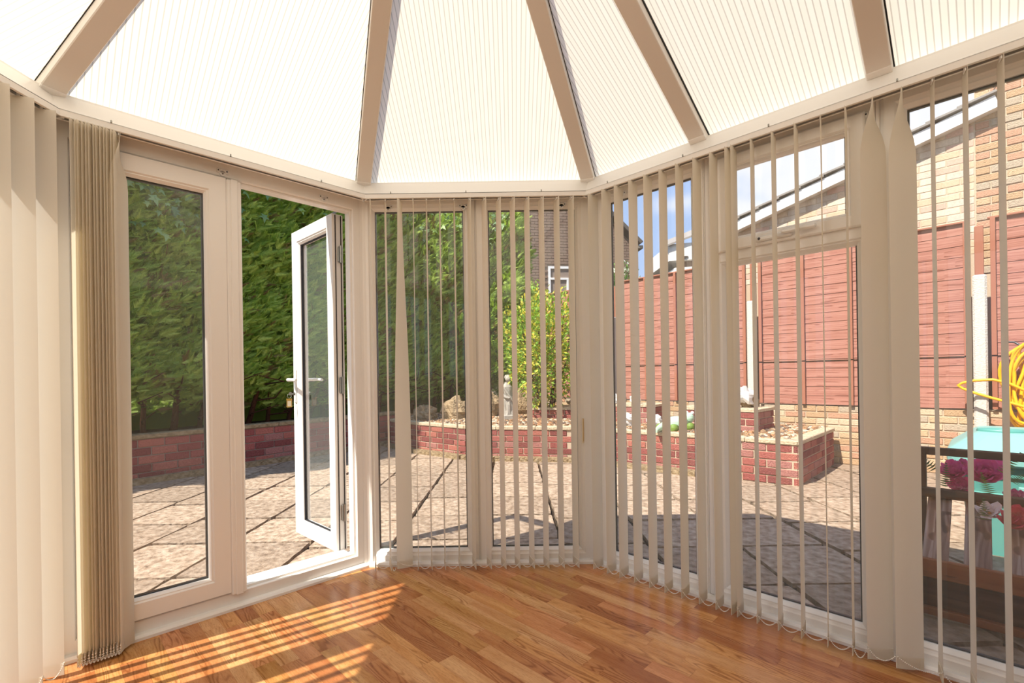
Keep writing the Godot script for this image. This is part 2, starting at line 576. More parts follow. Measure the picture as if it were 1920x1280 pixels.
func along_wall(mb: MB, seg: int, prof: Array) -> void:
	# closed profile of (outward, y), front face first going down; mitred at both ends
	for j in prof.size():
		var p: Vector2 = prof[j]
		var q: Vector2 = prof[(j + 1) % prof.size()]
		mb.quad(V3(ring_at(seg, p.x), p.y), V3(ring_at(seg, q.x), q.y), V3(ring_at(seg + 1, q.x), q.y), V3(ring_at(seg + 1, p.x), p.y))
	for e in [seg, seg + 1]:
		var mid := Vector3.ZERO
		for p in prof: mid += V3(ring_at(e, p.x), p.y) / prof.size()
		var other := V3(ring_at(seg if e == seg + 1 else seg + 1, 0.0), EAVE)
		for j in prof.size():
			mb.tri_out(mid, V3(ring_at(e, prof[j].x), prof[j].y), V3(ring_at(e, prof[(j + 1) % prof.size()].x), prof[(j + 1) % prof.size()].y), other)

func room() -> void:
	# floor of oak strips laid along the right wall
	var fl := thing("floor", "warm orange oak strip floor running beneath the blinds", "floor", Transform3D.IDENTITY, "", "structure")
	var poly := PackedVector2Array()
	for i in 6: poly.append(ring_at(i, 0.035))
	var sub := MB.new()
	sub.prism(poly, -0.10, -0.004)
	put("subfloor", sub, M.joint, fl)
	var rng := RandomNumberGenerator.new()
	rng.seed = 77
	var along := Vector2(R2, R2)
	var across := Vector2(-R2, R2)
	var wdt := 0.071
	var row := -14
	while row <= 34:
		var c0 := -wdt * row
		var s := -2.9 + rng.randf() * 0.3
		while s < 1.4:
			var ln: float = [0.46, 0.40, 0.52, 0.34][rng.randi() % 4]
			var g := 0.0002
			var p0 := along * (s + g) + across * (c0 + g)
			var p1 := along * (s + ln - g) + across * (c0 + g)
			var p2 := along * (s + ln - g) + across * (c0 + wdt - g)
			var p3 := along * (s + g) + across * (c0 + wdt - g)
			for cut in Geometry2D.intersect_polygons(PackedVector2Array([p0, p1, p2, p3]), poly):
				if cut.size() < 3: continue
				var mb := MB.new()
				mb.prism(cut, -0.006, 0.0, Vector2(rng.randf(), rng.randf()), along, Vector2(0.5, 1.05))
				put("plank", mb, M.oak[rng.randi() % 6], fl)
			s += ln
		row += 1

	var names := ["wall_rear_left", "wall_left", "wall_front_left", "wall_front", "wall_right"]
	var labels := ["white glazed side wall behind the camera on the far left", "white framed bay wall at the left edge with sunlit blinds", "white framed bay wall that holds the open glazed doors", "white framed bay wall with two tall panes in the middle", "long white framed wall with tall panes beside the fence view"]
	for k in 5:
		var wn := thing(names[k], labels[k], "wall", Transform3D.IDENTITY, "", "structure")
		var beam := MB.new()
		along_wall(beam, k, [Vector2(0.0, 2.197), Vector2(-0.004, 2.188), Vector2(-0.052, 2.122), Vector2(-0.06, 2.112), Vector2(0.12, 2.112), Vector2(0.12, 2.135)])
		put("eaves_beam", beam, M.upvc, wn)
		var tr := MB.new()
		along_wall(tr, k, [Vector2(0.032, 0.024), Vector2(0.008, 0.022), Vector2(0.0, 0.012), Vector2(0.0, 0.0), Vector2(0.032, 0.0)])
		put("floor_trim", tr, M.upvc, wn)
		var sill := MB.new()
		along_wall(sill, k, [Vector2(0.03, 0.0), Vector2(0.03, -0.14), Vector2(0.15, -0.14), Vector2(0.15, -0.02), Vector2(0.10, 0.0)])
		put("plinth", sill, M.mortar, wn)
		var gut := MB.new()
		along_wall(gut, k, [Vector2(0.125, 2.255), Vector2(0.125, 2.118), Vector2(0.20, 2.118), Vector2(0.235, 2.16), Vector2(0.235, 2.255), Vector2(0.228, 2.255), Vector2(0.195, 2.135), Vector2(0.132, 2.135)])
		put("gutter", gut, M.upvc, wn)
	# corner posts
	var cl := ["slim white corner post between left blinds and stacked vanes", "white corner post between the open door and middle panes", "white corner post between middle panes and the long right wall", "white corner post behind the camera on the left"]
	var ci := [2, 3, 4, 1]
	for k in 4:
		var i: int = ci[k]
		var po := thing("trim_%d" % (k + 1), cl[k], "post", Transform3D.IDENTITY, "", "structure")
		var d0: Vector2 = (ring_at(i - 1, 0) - ring_at(i, 0)).normalized()
		var d1: Vector2 = (ring_at(i + 1, 0) - ring_at(i, 0)).normalized()
		var pp := PackedVector2Array()
		var rr := 0.026
		pp.append(ring_at(i, 0.024) + d0 * rr)
		pp.append(ring_at(i, 0.024) + d0 * 0.010)
		pp.append(ring_at(i, 0.020))
		pp.append(ring_at(i, 0.024) + d1 * 0.010)
		pp.append(ring_at(i, 0.024) + d1 * rr)
		pp.append(ring_at(i, 0.115) + d1 * rr)
		pp.append(ring_at(i, 0.115))
		pp.append(ring_at(i, 0.115) + d0 * rr)
		var mb := MB.new()
		mb.prism(pp, 0.0, 2.118)
		put("post", mb, M.upvc, po)

	# roof of opal sheets between rafters
	var ro := thing("ceiling", "cream opal ribbed roof sheets between pale rafters", "ceiling", Transform3D.IDENTITY, "", "structure")
	var apex := V3(APEX, APEX_Y)
	var rd := Vector2(R2, R2)
	var ends := []          # [foot on the eave ring, top]
	for i in [1, 2, 3, 4]: ends.append([ring_at(i, 0.0), apex])
	var ts := [0.643, 1.329, 2.015, 2.6]
	for t in ts:
		var top := V3(APEX + rd * (t - 0.643), APEX_Y)
		ends.append([B + rd * t, top])
	for t in ts:
		var top := V3(APEX + rd * (t - 0.643), APEX_Y)
		ends.append([D + rd * t, top])
	var sheets := [[1, 2], [0, 1], [2, 3], [3, 4], [4, 5], [5, 6], [6, 7], [0, 8], [8, 9], [9, 10], [10, 11]]
	for sh in sheets:
		var e0 = ends[sh[0]]
		var e1 = ends[sh[1]]
		var f0: Vector2 = e0[0]
		var f1: Vector2 = e1[0]
		var dir := (f1 - f0).normalized()
		var low := func(e, f: Vector2) -> Vector3:
			var top2 := V2(e[1])
			var q := f + (f - top2) * 0.06
			return V3(q, EAVE + (EAVE - e[1].y) * 0.06 + 0.018)
		var a: Vector3 = low.call(e0, f0)
		var b: Vector3 = low.call(e1, f1)
		var ta: Vector3 = e0[1] + Vector3(0, 0.018, 0)
		var tb: Vector3 = e1[1] + Vector3(0, 0.018, 0)
		var mb := MB.new()
		var U := func(p: Vector3) -> Vector2: return Vector2(V2(p).dot(dir) / 0.040, 0.5)
		var pts := [a, b, tb, ta]
		var nn := (b - a).cross(ta - a if ta != tb else ta - a)
		if nn.y < 0.0: pts = [b, a, ta, tb]
		mb.quad(pts[0], pts[1], pts[2], pts[3], U.call(pts[0]), U.call(pts[1]), U.call(pts[2]), U.call(pts[3]))
		put("roof_sheet", mb, M.opal, ro)
	for k in ends.size():
		if k == 7 or k == 11: continue
		var f := V3(ends[k][0], EAVE)
		var t: Vector3 = ends[k][1]
		var ax := (t - f).normalized()
		var side := ax.cross(Vector3.UP).normalized()
		var nrm := side.cross(ax).normalized()
		var ln := (t - f).length() + 0.08
		var bs := Basis(ax, nrm, side)
		var rf := MB.new()
		rf.box(f + ax * (ln * 0.5 - 0.08) + nrm * -0.006, Vector3(ln, 0.040, 0.077), 0.003, bs)
		var rfo := put("rafter", rf, M.rafter, ro)
		var cap := MB.new()
		cap.box(f + ax * (ln * 0.5 - 0.12) + nrm * 0.040, Vector3(ln, 0.022, 0.07), 0.004, bs)
		put("top_cap", cap, M.upvc, rfo)
		for sd in [-1, 1]:
			var gk := MB.new()
			gk.box(f + ax * (ln * 0.5 - 0.06) + nrm * 0.013 + side * (0.0405 * sd), Vector3(ln, 0.008, 0.0045), 0.0, bs)
			put("gasket", gk, M.gasket, rfo)
		var sk := MB.new()
		sk.box(f + ax * 0.014 + nrm * -0.024, Vector3(0.03, 0.012, 0.079), 0.003, bs)
		put("end_cap", sk, M.upvc, rfo)
	var rb := MB.new()
	var rm := V3(APEX + rd * 0.98, APEX_Y - 0.005)
	rb.box(rm, Vector3(2.04, 0.07, 0.13), 0.01, Basis(Vector3(R2, 0, R2), Vector3.UP, Vector3(R2, 0, R2).cross(Vector3.UP)))
	put("ridge_beam", rb, M.upvc, ro)
	var boss := MB.new()
	boss.lathe([Vector2(0.0, -0.06), Vector2(0.09, -0.055), Vector2(0.12, -0.03), Vector2(0.12, 0.05), Vector2(0.0, 0.07)], 24, apex)
	put("ridge_boss", boss, M.upvc, ro)

# ------------------------------------------------------------------ windows and doors
func pane(parent: Node, s0: float, s1: float, y0: float, y1: float, z: float) -> void:
	var sp := MB.new()
	sp.ring(s0 - 0.004, s1 + 0.004, y0 - 0.004, y1 + 0.004, [Vector2(0.0, z + 0.006), Vector2(0.010, z + 0.006), Vector2(0.010, z - 0.006), Vector2(0.0, z - 0.006)])
	put("spacer_bar", sp, M.spacer, parent)
	var g := MB.new()
	g.quad(Vector3(s0, y0, z + 0.009), Vector3(s1, y0, z + 0.009), Vector3(s1, y1, z + 0.009), Vector3(s0, y1, z + 0.009))
	put("pane", g, M.glass, parent)

func outer_frame(w: float, zf: float, zb: float) -> Array:
	return [Vector2(0, zf), Vector2(w - 0.016, zf), Vector2(w - 0.010, zf - 0.004), Vector2(w, zf - 0.008), Vector2(w, zb + 0.006), Vector2(w - 0.006, zb), Vector2(0, zb)]

func bead_ring(w: float, b: float, zf: float, zg: float) -> Array:
	return [Vector2(w - 0.002, zf - 0.007), Vector2(w + 0.004, zf - 0.007), Vector2(w + b - 0.004, zf - 0.018), Vector2(w + b, zf - 0.022), Vector2(w + b, zg), Vector2(w - 0.002, zg)]

func window(n: int, w: String, s0: float, s1: float, label: String, fan := false, gl := -1.0, gr := -1.0) -> void:
	var wx := wall_xf(w)
	var o := thing("window_%d" % n, label, "window", wx * Transform3D(Basis.IDENTITY, Vector3(s0, 0.02, 0)), "", "structure")
	var wd := s1 - s0
	var y1 := 2.095
	var zf := -0.03
	var zb := -0.10
	var fw := 0.048
	var bd := 0.018
	var x0 := 0.0 if gl < 0 else gl - s0 - 0.066
	var x1 := wd if gr < 0 else gr - s0 + 0.066
	if x0 > 0.001:
		var st := MB.new()
		st.box(Vector3(x0 * 0.5 - 0.001, y1 * 0.5, -0.065), Vector3(x0, y1, 0.066), 0.003)
		put("jamb_post", st, M.upvc, o)
	if x1 < wd - 0.001:
		var st := MB.new()
		st.box(Vector3((x1 + wd) * 0.5, y1 * 0.5, -0.065), Vector3(wd - x1, y1, 0.066), 0.003)
		put("jamb_post", st, M.upvc, o)
	var f := MB.new()
	f.ring(x0, x1, 0, y1, outer_frame(fw, zf, zb))
	put("frame", f, M.upvc, o)
	if not fan:
		var b := MB.new()
		b.ring(x0, x1, 0, y1, bead_ring(fw, bd, zf, -0.075))
		put("glazing_bead", b, M.upvc, o)
		pane(o, x0 + fw + bd, x1 - fw - bd, fw + bd, y1 - fw - bd, -0.068)
		for yy in [0.25, 1.9]:
			pass
		return
	# a fixed pane below a top-hung light
	var ty := 1.594
	var tr := MB.new()
	tr.box(Vector3((x0 + x1) * 0.5, ty + 0.012, -0.065), Vector3(x1 - x0 - fw * 2 + 0.004, 0.058, 0.07), 0.004)
	put("transom", tr, M.upvc, o)
	var b2 := MB.new()
	b2.ring(x0, x1, 0, ty + 0.03, bead_ring(fw, bd, zf, -0.075))
	put("glazing_bead", b2, M.upvc, o)
	pane(o, x0 + fw + bd, x1 - fw - bd, fw + bd, ty - 0.018, -0.068)
	var sa := MB.new()
	var sx0 := x0 + 0.036
	var sx1 := x1 - 0.030
	var sy0 := ty + 0.028
	var sy1 := y1 - 0.036
	sa.ring(sx0, sx1, sy0, sy1, [Vector2(0, -0.016), Vector2(0.006, -0.012), Vector2(0.046, -0.012), Vector2(0.052, -0.018), Vector2(0.052, -0.085), Vector2(0, -0.085)])
	var so := put("top_light", sa, M.upvc, o)
	var sb := MB.new()
	sb.ring(sx0, sx1, sy0, sy1, bead_ring(0.052, 0.012, -0.014, -0.06))
	put("glazing_bead", sb, M.upvc, so)
	pane(so, sx0 + 0.066, sx1 - 0.066, sy0 + 0.058, sy1 - 0.054, -0.055)
	var ha := MB.new()
	var hx := 1.0 - s0
	ha.box(Vector3(hx - 0.045, sy0 + 0.024, -0.006), Vector3(0.15, 0.024, 0.014), 0.006)
	ha.box(Vector3(hx + 0.055, sy0 + 0.032, 0.010), Vector3(0.13, 0.018, 0.014), 0.006)
	var ho := put("handle", ha, M.white, so)
	for xx in [-0.10, -0.04]:
		var sc := MB.new()
		sc.lathe([Vector2(0, 0.003), Vector2(0.005, 0.002), Vector2(0.006, 0)], 10, Vector3(hx + xx, sy0 + 0.024, 0.001), Basis(Vector3.RIGHT, PI / 2))
		put("screw", sc, M.dark_steel, ho)

func leaf_mesh(parent: Node, w: float, h: float) -> void:
	# a glazed door leaf: x across, y up, both faces alike, 66 mm thick about z = 0
	var zf := 0.033
	var f := MB.new()
	f.ring(0, w, 0, h, [Vector2(0, zf), Vector2(0.068, zf), Vector2(0.074, zf - 0.006), Vector2(0.074, -zf + 0.006), Vector2(0.068, -zf), Vector2(0, -zf)])
	put("leaf_frame", f, M.upvc, parent)
	for s in [1.0, -1.0]:
		var b := MB.new()
		var pr := [Vector2(0.072, s * (zf - 0.006)), Vector2(0.078, s * (zf - 0.006)), Vector2(0.088, s * (zf - 0.017)), Vector2(0.088, s * 0.008), Vector2(0.072, s * 0.008)]
		if s < 0: pr.reverse()
		b.ring(0, w, 0, h, pr)
		put("glazing_bead", b, M.upvc, parent)
	pane(parent, 0.088, w - 0.088, 0.088, h - 0.088, -0.006)

func glazing() -> void:
	window(1, "front", -0.020, 0.628, "tall pane in middle wall beside the open door, hedge behind", false)
	window(2, "front", 0.640, 1.307, "tall pane in middle wall showing the yellow shrub and statue", false, -1, 1.212)
	window(3, "right", -0.020, 0.648, "tall pane beside the corner post showing fence and sky", false, 0.105, 0.577)
	window(4, "right", 0.668, 1.322, "tall window with small top-hung light over a fixed pane", true, 0.737, 1.242)
	window(5, "right", 1.334, 1.972, "tall pane at the right edge showing bench and hose", false)
	window(6, "right", 1.984, 2.60, "tall pane beyond the right edge of the view", false)
	window(7, "left", -0.020, 0.63, "tall pane behind the sunlit left blinds, farther part", false)
	window(8, "left", 0.645, 1.307, "tall pane behind the sunlit left blinds beside stacked vanes", false)
	for k in 4:
		window(9 + k, "rear", 0.0 + k * 0.65, 0.65 + k * 0.65, ["tall side pane out of view next to the house", "tall side pane out of view, second from the house", "tall side pane out of view, third from the house", "tall side pane out of view next to the left bay"][k], false)

	for cpl in [["front", 0.634, 0.014], ["right", 0.658, 0.022], ["right", 1.328, 0.014], ["right", 1.978, 0.014], ["left", 0.6375, 0.017]]:
		var wn: Node = get_node({"front": "wall_front", "right": "wall_right", "left": "wall_left"}[cpl[0]])
		var mb := MB.new()
		mb.box(Vector3(0, 1.066, -0.068), Vector3(cpl[2], 2.09, 0.056), 0.002)
		put("coupling_post", mb, M.upvc, wn, wall_xf(cpl[0]) * Transform3D(Basis.IDENTITY, Vector3(cpl[1], 0, 0)))
	# door set
	var wx := wall_xf("door")
	var fr := thing("door_1", "white door frame with a central post around two glazed leaves", "door frame", wx, "", "structure")
	var f := MB.new()
	f.ring(-0.020, 1.307, 0.0, 2.115, [Vector2(0, -0.03), Vector2(0.070, -0.03), Vector2(0.074, -0.034), Vector2(0.074, -0.048), Vector2(0.085, -0.048), Vector2(0.085, -0.10), Vector2(0, -0.10)])
	put("frame", f, M.upvc, fr)
	var po := MB.new()
	po.box(Vector3(0.627, 1.05, -0.035), Vector3(0.064, 1.965, 0.05), 0.006)
	po.box(Vector3(0.627, 1.05, -0.008), Vector3(0.030, 1.965, 0.008), 0.003)
	put("centre_post", po, M.upvc, fr)
	var th := MB.new()
	th.box(Vector3(0.93, 0.082, -0.11), Vector3(0.56, 0.012, 0.10), 0.004)
	put("threshold", th, M.white, fr)

	var l1 := thing("door_2", "closed white glazed door leaf beside the stacked cream vanes", "door", wx * Transform3D(Basis.IDENTITY, Vector3(0.062, 0.083, -0.048)), "", "structure")
	leaf_mesh(l1, 0.532, 1.95)
	# open leaf, swung out
	var hinge := wx * Vector3(1.166, 0.083, -0.150)
	var nx := (wx.basis * Vector3(-0.038, 0, -1)).normalized()
	var bs := Basis(nx, Vector3.UP, nx.cross(Vector3.UP))
	var l2 := thing("door_3", "open white glazed door leaf swung out towards the hedge", "door", Transform3D(bs, hinge) * Transform3D(Basis.IDENTITY, Vector3(0, 0, 0.033)), "", "structure")
	leaf_mesh(l2, 0.552, 1.952)
	for s in [-1.0, 1.0]:
		var ha := MB.new()
		ha.box(Vector3(0.515, 0.955, s * 0.038), Vector3(0.028, 0.22, 0.010), 0.005)
		ha.tube(PackedVector3Array([Vector3(0.515, 0.995, s * 0.042), Vector3(0.515, 0.995, s * 0.085)]), 0.011, 10)
		ha.tube(PackedVector3Array([Vector3(0.518, 0.995, s * 0.082), Vector3(0.50, 0.996, s * 0.088), Vector3(0.45, 0.995, s * 0.086), Vector3(0.398, 0.992, s * 0.082)]), 0.012, 10, false, 0.009)
		var ho := put("handle", ha, M.white, l2)
		var ly := MB.new()
		ly.lathe([Vector2(0, 0.006), Vector2(0.009, 0.005), Vector2(0.010, 0)], 14, Vector3(0.515, 0.905, s * 0.043), Basis(Vector3.RIGHT, s * PI / 2))
		put("lock_cylinder", ly, M.steel, ho)
	for hy in [0.22, 0.96, 1.72]:
		var hg := MB.new()
		hg.box(Vector3(-0.004, hy, 0.008), Vector3(0.010, 0.09, 0.022), 0.003)
		hg.tube(PackedVector3Array([Vector3(-0.012, hy - 0.05, 0.014), Vector3(-0.012, hy + 0.05, 0.014)]), 0.008, 10)
		put("hinge", hg, M.steel, l2)
	for zz in [-0.014, 0.020]:
		var gk := MB.new()
		gk.box(Vector3(-0.002, 0.976, zz), Vector3(0.006, 1.94, 0.004))
		put("edge_seal", gk, M.gasket, l2)
	var ar := MB.new()
	ar.box(Vector3(0.06, 1.966, 0.0), Vector3(0.20, 0.012, 0.014), 0.003, Basis(Vector3.FORWARD, 0.12))
	put("stay_arm", ar, M.steel, l2)

	# key hanging in the inner lock
	var kx := Transform3D(bs, hinge) * Vector3(0.515, 0.905, 0.033 - 0.055)
	var ky := thing("key_ring", "key with small cream tag hanging in the open door's lock", "key", Transform3D(bs, kx))
	var kb := MB.new()
	kb.box(Vector3(0, 0, 0.004), Vector3(0.004, 0.010, 0.022), 0.001)
	kb.lathe([Vector2(0.0, -0.0012), Vector2(0.011, -0.0012), Vector2(0.011, 0.0012), Vector2(0.0, 0.0012)], 16, Vector3(0, 0, -0.016), Basis(Vector3.FORWARD, PI / 2))
	put("key", kb, M.steel, ky)
	var rg := MB.new()
	var cp := PackedVector3Array()
	for i in 16: cp.append(Vector3(0, -0.014 + 0.013 * cos(TAU * i / 16), -0.022 + 0.013 * sin(TAU * i / 16)))
	rg.tube(cp, 0.0012, 6, true)
	put("ring", rg, M.steel, ky)
	var tg := MB.new()
	tg.box(Vector3(0, -0.058, -0.024), Vector3(0.004, 0.055, 0.034), 0.0015)
	var tgo := put("tag", tg, M.brass, ky)
	var tp := MB.new()
	tp.box(Vector3(0, -0.062, -0.024), Vector3(0.0055, 0.036, 0.024), 0.001)
	put("paper_insert", tp, M.paper, tgo)

# ------------------------------------------------------------------ blinds
func vane_mesh(h: float, tw0 := 0.0, tw1 := 0.0, ease_ := 0.12) -> ArrayMesh:
	# cloth strip hung from y = 0, 89 mm wide along x, gently bowed; may twist on its way down
	var mb := MB.new()
	var rows := 28 if tw0 != tw1 else 6
	var cols := 6
	var P := func(i: int, j: int) -> Array:
		var t := float(j) / rows
		if tw0 != tw1: t = pow(t, 1.8)
		var x := (float(i) / cols - 0.5) * 0.089
		var bow := 0.0035 * (1.0 - pow(x / 0.0445, 2.0))
		var an := lerpf(tw0, tw1, smoothstep(0.0, ease_, t))
		var top := 1.0
		var p := Basis(Vector3.UP, an) * Vector3(x * top, 0, bow)
		p.y = -h * t
		var nn := Basis(Vector3.UP, an) * Vector3(0.15 * x / 0.0445, 0, 1).normalized()
		return [p, nn, Vector2(x / 0.089 + 0.5, t * 20.0)]
	for j in rows:
		for i in cols:
			var a = P.call(i, j + 1)
			var b = P.call(i + 1, j + 1)
			var c = P.call(i + 1, j)
			var d = P.call(i, j)
			mb.tris(a[0], b[0], c[0], a[1], b[1], c[1])
			mb.tris(a[0], c[0], d[0], a[1], c[1], d[1])
			var k := mb.u.size()
			mb.u[k - 6] = a[2]; mb.u[k - 5] = c[2]; mb.u[k - 4] = b[2]
			mb.u[k - 3] = a[2]; mb.u[k - 2] = d[2]; mb.u[k - 1] = c[2]
	return mb.done()

func weight_mesh(h: float, an: float) -> ArrayMesh:
	# the hem pocket with its flat weight
	var mb := MB.new()
	mb.box(Vector3(0, -h + 0.022, 0), Vector3(0.0885, 0.044, 0.0032), 0.0012, Basis(Vector3.UP, an))
	return mb.done()

func clip_mesh() -> ArrayMesh:
	var mb := MB.new()
	mb.box(Vector3(0, 0.012, 0), Vector3(0.010, 0.030, 0.006), 0.002)
	mb.box(Vector3(0, -0.004, 0), Vector3(0.030, 0.010, 0.004), 0.0015)
	return mb.done()

func blind(label: String, w: String, s0: float, s1: float, vanes: Array, brackets: Array, chain := true, seed_ := 1) -> void:
	# vanes: [s, phi in degrees of the strip's width seen from above, twist 0/1, phi at the top]
	var wx := wall_xf(w)
	var base := wx * Transform3D(Basis.IDENTITY, Vector3((s0 + s1) * 0.5, 0.0, 0.045))
	var o := thing("vertical_blind", label, "blind", base, "cream vertical blinds round the bay")
	var beta := atan2(-wx.basis.x.z, wx.basis.x.x)
	var mid := (s0 + s1) * 0.5
	var ln := s1 - s0
	var hr := MB.new()
	for q in [[Vector3(0, 2.096, 0.019), Vector3(ln, 0.026, 0.004)], [Vector3(0, 2.096, -0.019), Vector3(ln, 0.026, 0.004)], [Vector3(0, 2.107, 0), Vector3(ln, 0.004, 0.042)], [Vector3(0, 2.084, 0.014), Vector3(ln, 0.003, 0.008)], [Vector3(0, 2.084, -0.014), Vector3(ln, 0.003, 0.008)]]:
		hr.box(q[0], q[1], 0.001)
	put("headrail", hr, M.upvc, o)
	var slot := MB.new()
	slot.box(Vector3(0, 2.099, 0), Vector3(ln - 0.01, 0.006, 0.032))
	put("track", slot, M.dark_steel, o)
	for e in [s0, s1]:
		var ec := MB.new()
		ec.box(Vector3(e - mid, 2.095, 0), Vector3(0.006, 0.030, 0.044), 0.001)
		put("end_cap", ec, M.white, o)
	var h := 2.066
	var flat := vane_mesh(h)
	var wt := weight_mesh(h, 0.0)
	var cm := clip_mesh()
	var hold := []
	for vn in vanes:
		var al: float = PI / 2 - deg_to_rad(vn[1]) - beta
		var at := Vector3(vn[0] - mid, 2.079, 0)
		if vn.size() > 2 and vn[2] > 0:
			var a0: float = PI / 2 - deg_to_rad(vn[3]) - beta
			var tm := vane_mesh(h, a0, al, vn[2])
			var vo := part("vane", tm, M.vane, o, Transform3D(Basis.IDENTITY, at))
			part("weight", weight_mesh(h, al), M.vane, vo)
			part("clip", cm, M.white, vo, Transform3D(Basis(Vector3.UP, a0), Vector3.ZERO))
		else:
			var vo := part("vane", flat, M.vane, o, Transform3D(Basis(Vector3.UP, al), at))
			part("weight", wt, M.vane, vo)
			part("clip", cm, M.white, vo)
		var ed := Basis(Vector3.UP, al) * Vector3(0.044, 0, 0)
		if ed.z < 0: ed = -ed
		hold.append(at + Vector3(0, -h + 0.045, 0) + ed)
	if chain:
		var ch := MB.new()
		for i in hold.size() - 1:
			var a: Vector3 = hold[i]
			var b: Vector3 = hold[i + 1]
			var d := a.distance_to(b)
			var sag := 0.02 + maxf(0.0, 0.12 - d) * 0.35
			if d < 0.03: sag = 0.045
			var cnt := int((d + sag * 1.6) / 0.0062)
			for k in cnt + 1:
				var t := float(k) / cnt
				var p := a.lerp(b, t) - Vector3(0, sag * 4.0 * t * (1.0 - t), 0)
				ch.ball(p, Vector3.ONE * 0.0021, 6, 4)
		var co := put("bead_chain", ch, M.bead, o)
		co.set_meta("label", "fine white bead chain linking the hems")
	for b in brackets:
		var br := MB.new()
		br.box(Vector3(b - mid, 2.066, -0.073), Vector3(0.05, 0.022, 0.006), 0.003)
		br.lathe([Vector2(0, 0.003), Vector2(0.013, 0.003), Vector2(0.013, -0.003), Vector2(0, -0.003)], 16, Vector3(b - mid, 2.056, -0.073), Basis(Vector3.RIGHT, PI / 2))
		var bo := put("bracket", br, M.white, o)
		for q in [Vector2(-0.018, 2.068), Vector2(0.018, 2.068), Vector2(0, 2.054)]:
			var sc := MB.new()
			sc.lathe([Vector2(0, 0.0015), Vector2(0.003, 0.001), Vector2(0.0032, 0)], 8, Vector3(b - mid + q.x, q.y, -0.0695), Basis(Vector3.RIGHT, PI / 2))
			put("screw", sc, M.dark_steel, bo)
	# small clips under the eaves beam
	var x := s0 + 0.16
	while x < s1:
		var cl := MB.new()
		cl.box(Vector3(x - mid, 2.113, 0.0235), Vector3(0.006, 0.012, 0.006), 0.002)
		put("rail_clip", cl, M.steel, o)
		x += 0.42

func blinds() -> void:
	var f := []
	var fs := [0.051, 0.135, 0.204, 0.291, 0.366, 0.441, 0.522, 0.606, 0.690, 0.771, 0.849, 0.930, 1.011, 1.097, 1.178]
	for k in fs.size():
		if k == 2: f.append([fs[k] + 0.012, 66.0, 0.75, 4.0])
		else: f.append([fs[k], [-13.0, -21.0, 0.0, -10.0, -14.0, -13.0, -12.0, -18.0, -20.0, -20.0, -19.0, -18.0, -17.0, -16.0, -16.0][k]])
	blind("cream vertical blind over the two middle panes, strips turned open", "front", 0.012, 1.275, f, [0.133, 0.566, 1.134])
	var r := []
	var rs := [0.060, 0.147, 0.224, 0.310, 0.395, 0.477, 0.562, 0.648, 0.725, 0.791]
	for k in rs.size(): r.append([rs[k], [48.0, 46.0, 45.0, 45.0, 45.0, 44.0, 44.0, 46.0, 46.0, 44.0][k]])
	blind("cream vertical blind nearest the corner on the long right wall", "right", 0.012, 0.80, r, [0.20, 0.70])
	var q := []
	var qs := [0.815, 0.892, 0.976, 1.060, 1.145, 1.228, 1.310, 1.394, 1.476, 1.558, 1.641, 1.723, 1.805, 1.887, 1.969, 2.05, 2.132, 2.214, 2.296, 2.378, 2.46, 2.54]
	var qa := [42.0, 38.0, 41.0, 41.0, 34.5, 40.0, -36.0, -42.0, 34.0, 34.5, 35.0]
	for k in qs.size():
		if k == 6: q.append([qs[k], 97.0, 0.10, 38.0])
		elif k == 7: q.append([qs[k], 100.0, 0.12, 41.0])
		else: q.append([qs[k], qa[k] if k < qa.size() else 36.0])
	blind("cream vertical blind with two twisted strips on the right wall", "right", 0.805, 2.585, q, [1.263, 1.90, 2.45])
	# drawn back in a stack
	var d := []
	for k in 13: d.append([0.066 + k * 0.0105, -27.0 + [1, -2, 2, 0, -1, 2, -2, 1, 0, -1, 2, -1, 1][k] * 1.0])
	d.append([0.197, 2.0, 0.10, -50.0])
	blind("cream vertical blind drawn back in a stack beside the doors", "door", 0.015, 1.272, d, [0.585, 1.068])
	var l := []
	for k in 15: l.append([1.210 - k * 0.0805, 74.0 + [1, -1, 0, 1, -1, 0, 2, 0, -1, 1, 0, 0, 1, -1, 0][k]])
	l.reverse()
	blind("bright sunlit vertical blind at the left edge", "left", 0.012, 1.275, l, [0.2, 0.9])
	# wand cord with its clip beside the left blind and on the right-hand corner post
	var c1 := thing("blind_cord", "white pull cord with slim toggle beside the left blind", "cord", wall_xf("left") * Transform3D(Basis.IDENTITY, Vector3(1.262, 0.62, 0.012)))
	var cb := MB.new()
	cb.tube(PackedVector3Array([Vector3(0, 1.46, 0.02), Vector3(0.001, 0.9, 0.004), Vector3(-0.001, 0.3, 0.0), Vector3(0.002, 0.0, 0.0)]), 0.0016, 6)
	put("cord", cb, M.white, c1)
	var tg := MB.new()
	tg.box(Vector3(0, 0.33, 0.002), Vector3(0.012, 0.13, 0.010), 0.004)
	put("toggle", tg, M.bead, c1)
	var c2 := thing("cord_cleat", "narrow cream cord tensioner on the corner post at right", "cleat", wall_xf("front") * Transform3D(Basis.IDENTITY, Vector3(1.238, 0.69, -0.022)))
	var cc := MB.new()
	cc.box(Vector3(0, 0.07, 0), Vector3(0.012, 0.145, 0.010), 0.004)
	put("body", cc, M.paper, c2)
	var cd := MB.new()
	cd.tube(PackedVector3Array([Vector3(0.002, 0.01, 0.007), Vector3(0.003, 0.07, 0.008), Vector3(0.003, 0.14, 0.007)]), 0.0015, 6)
	put("cord", cd, M.brass, c2)

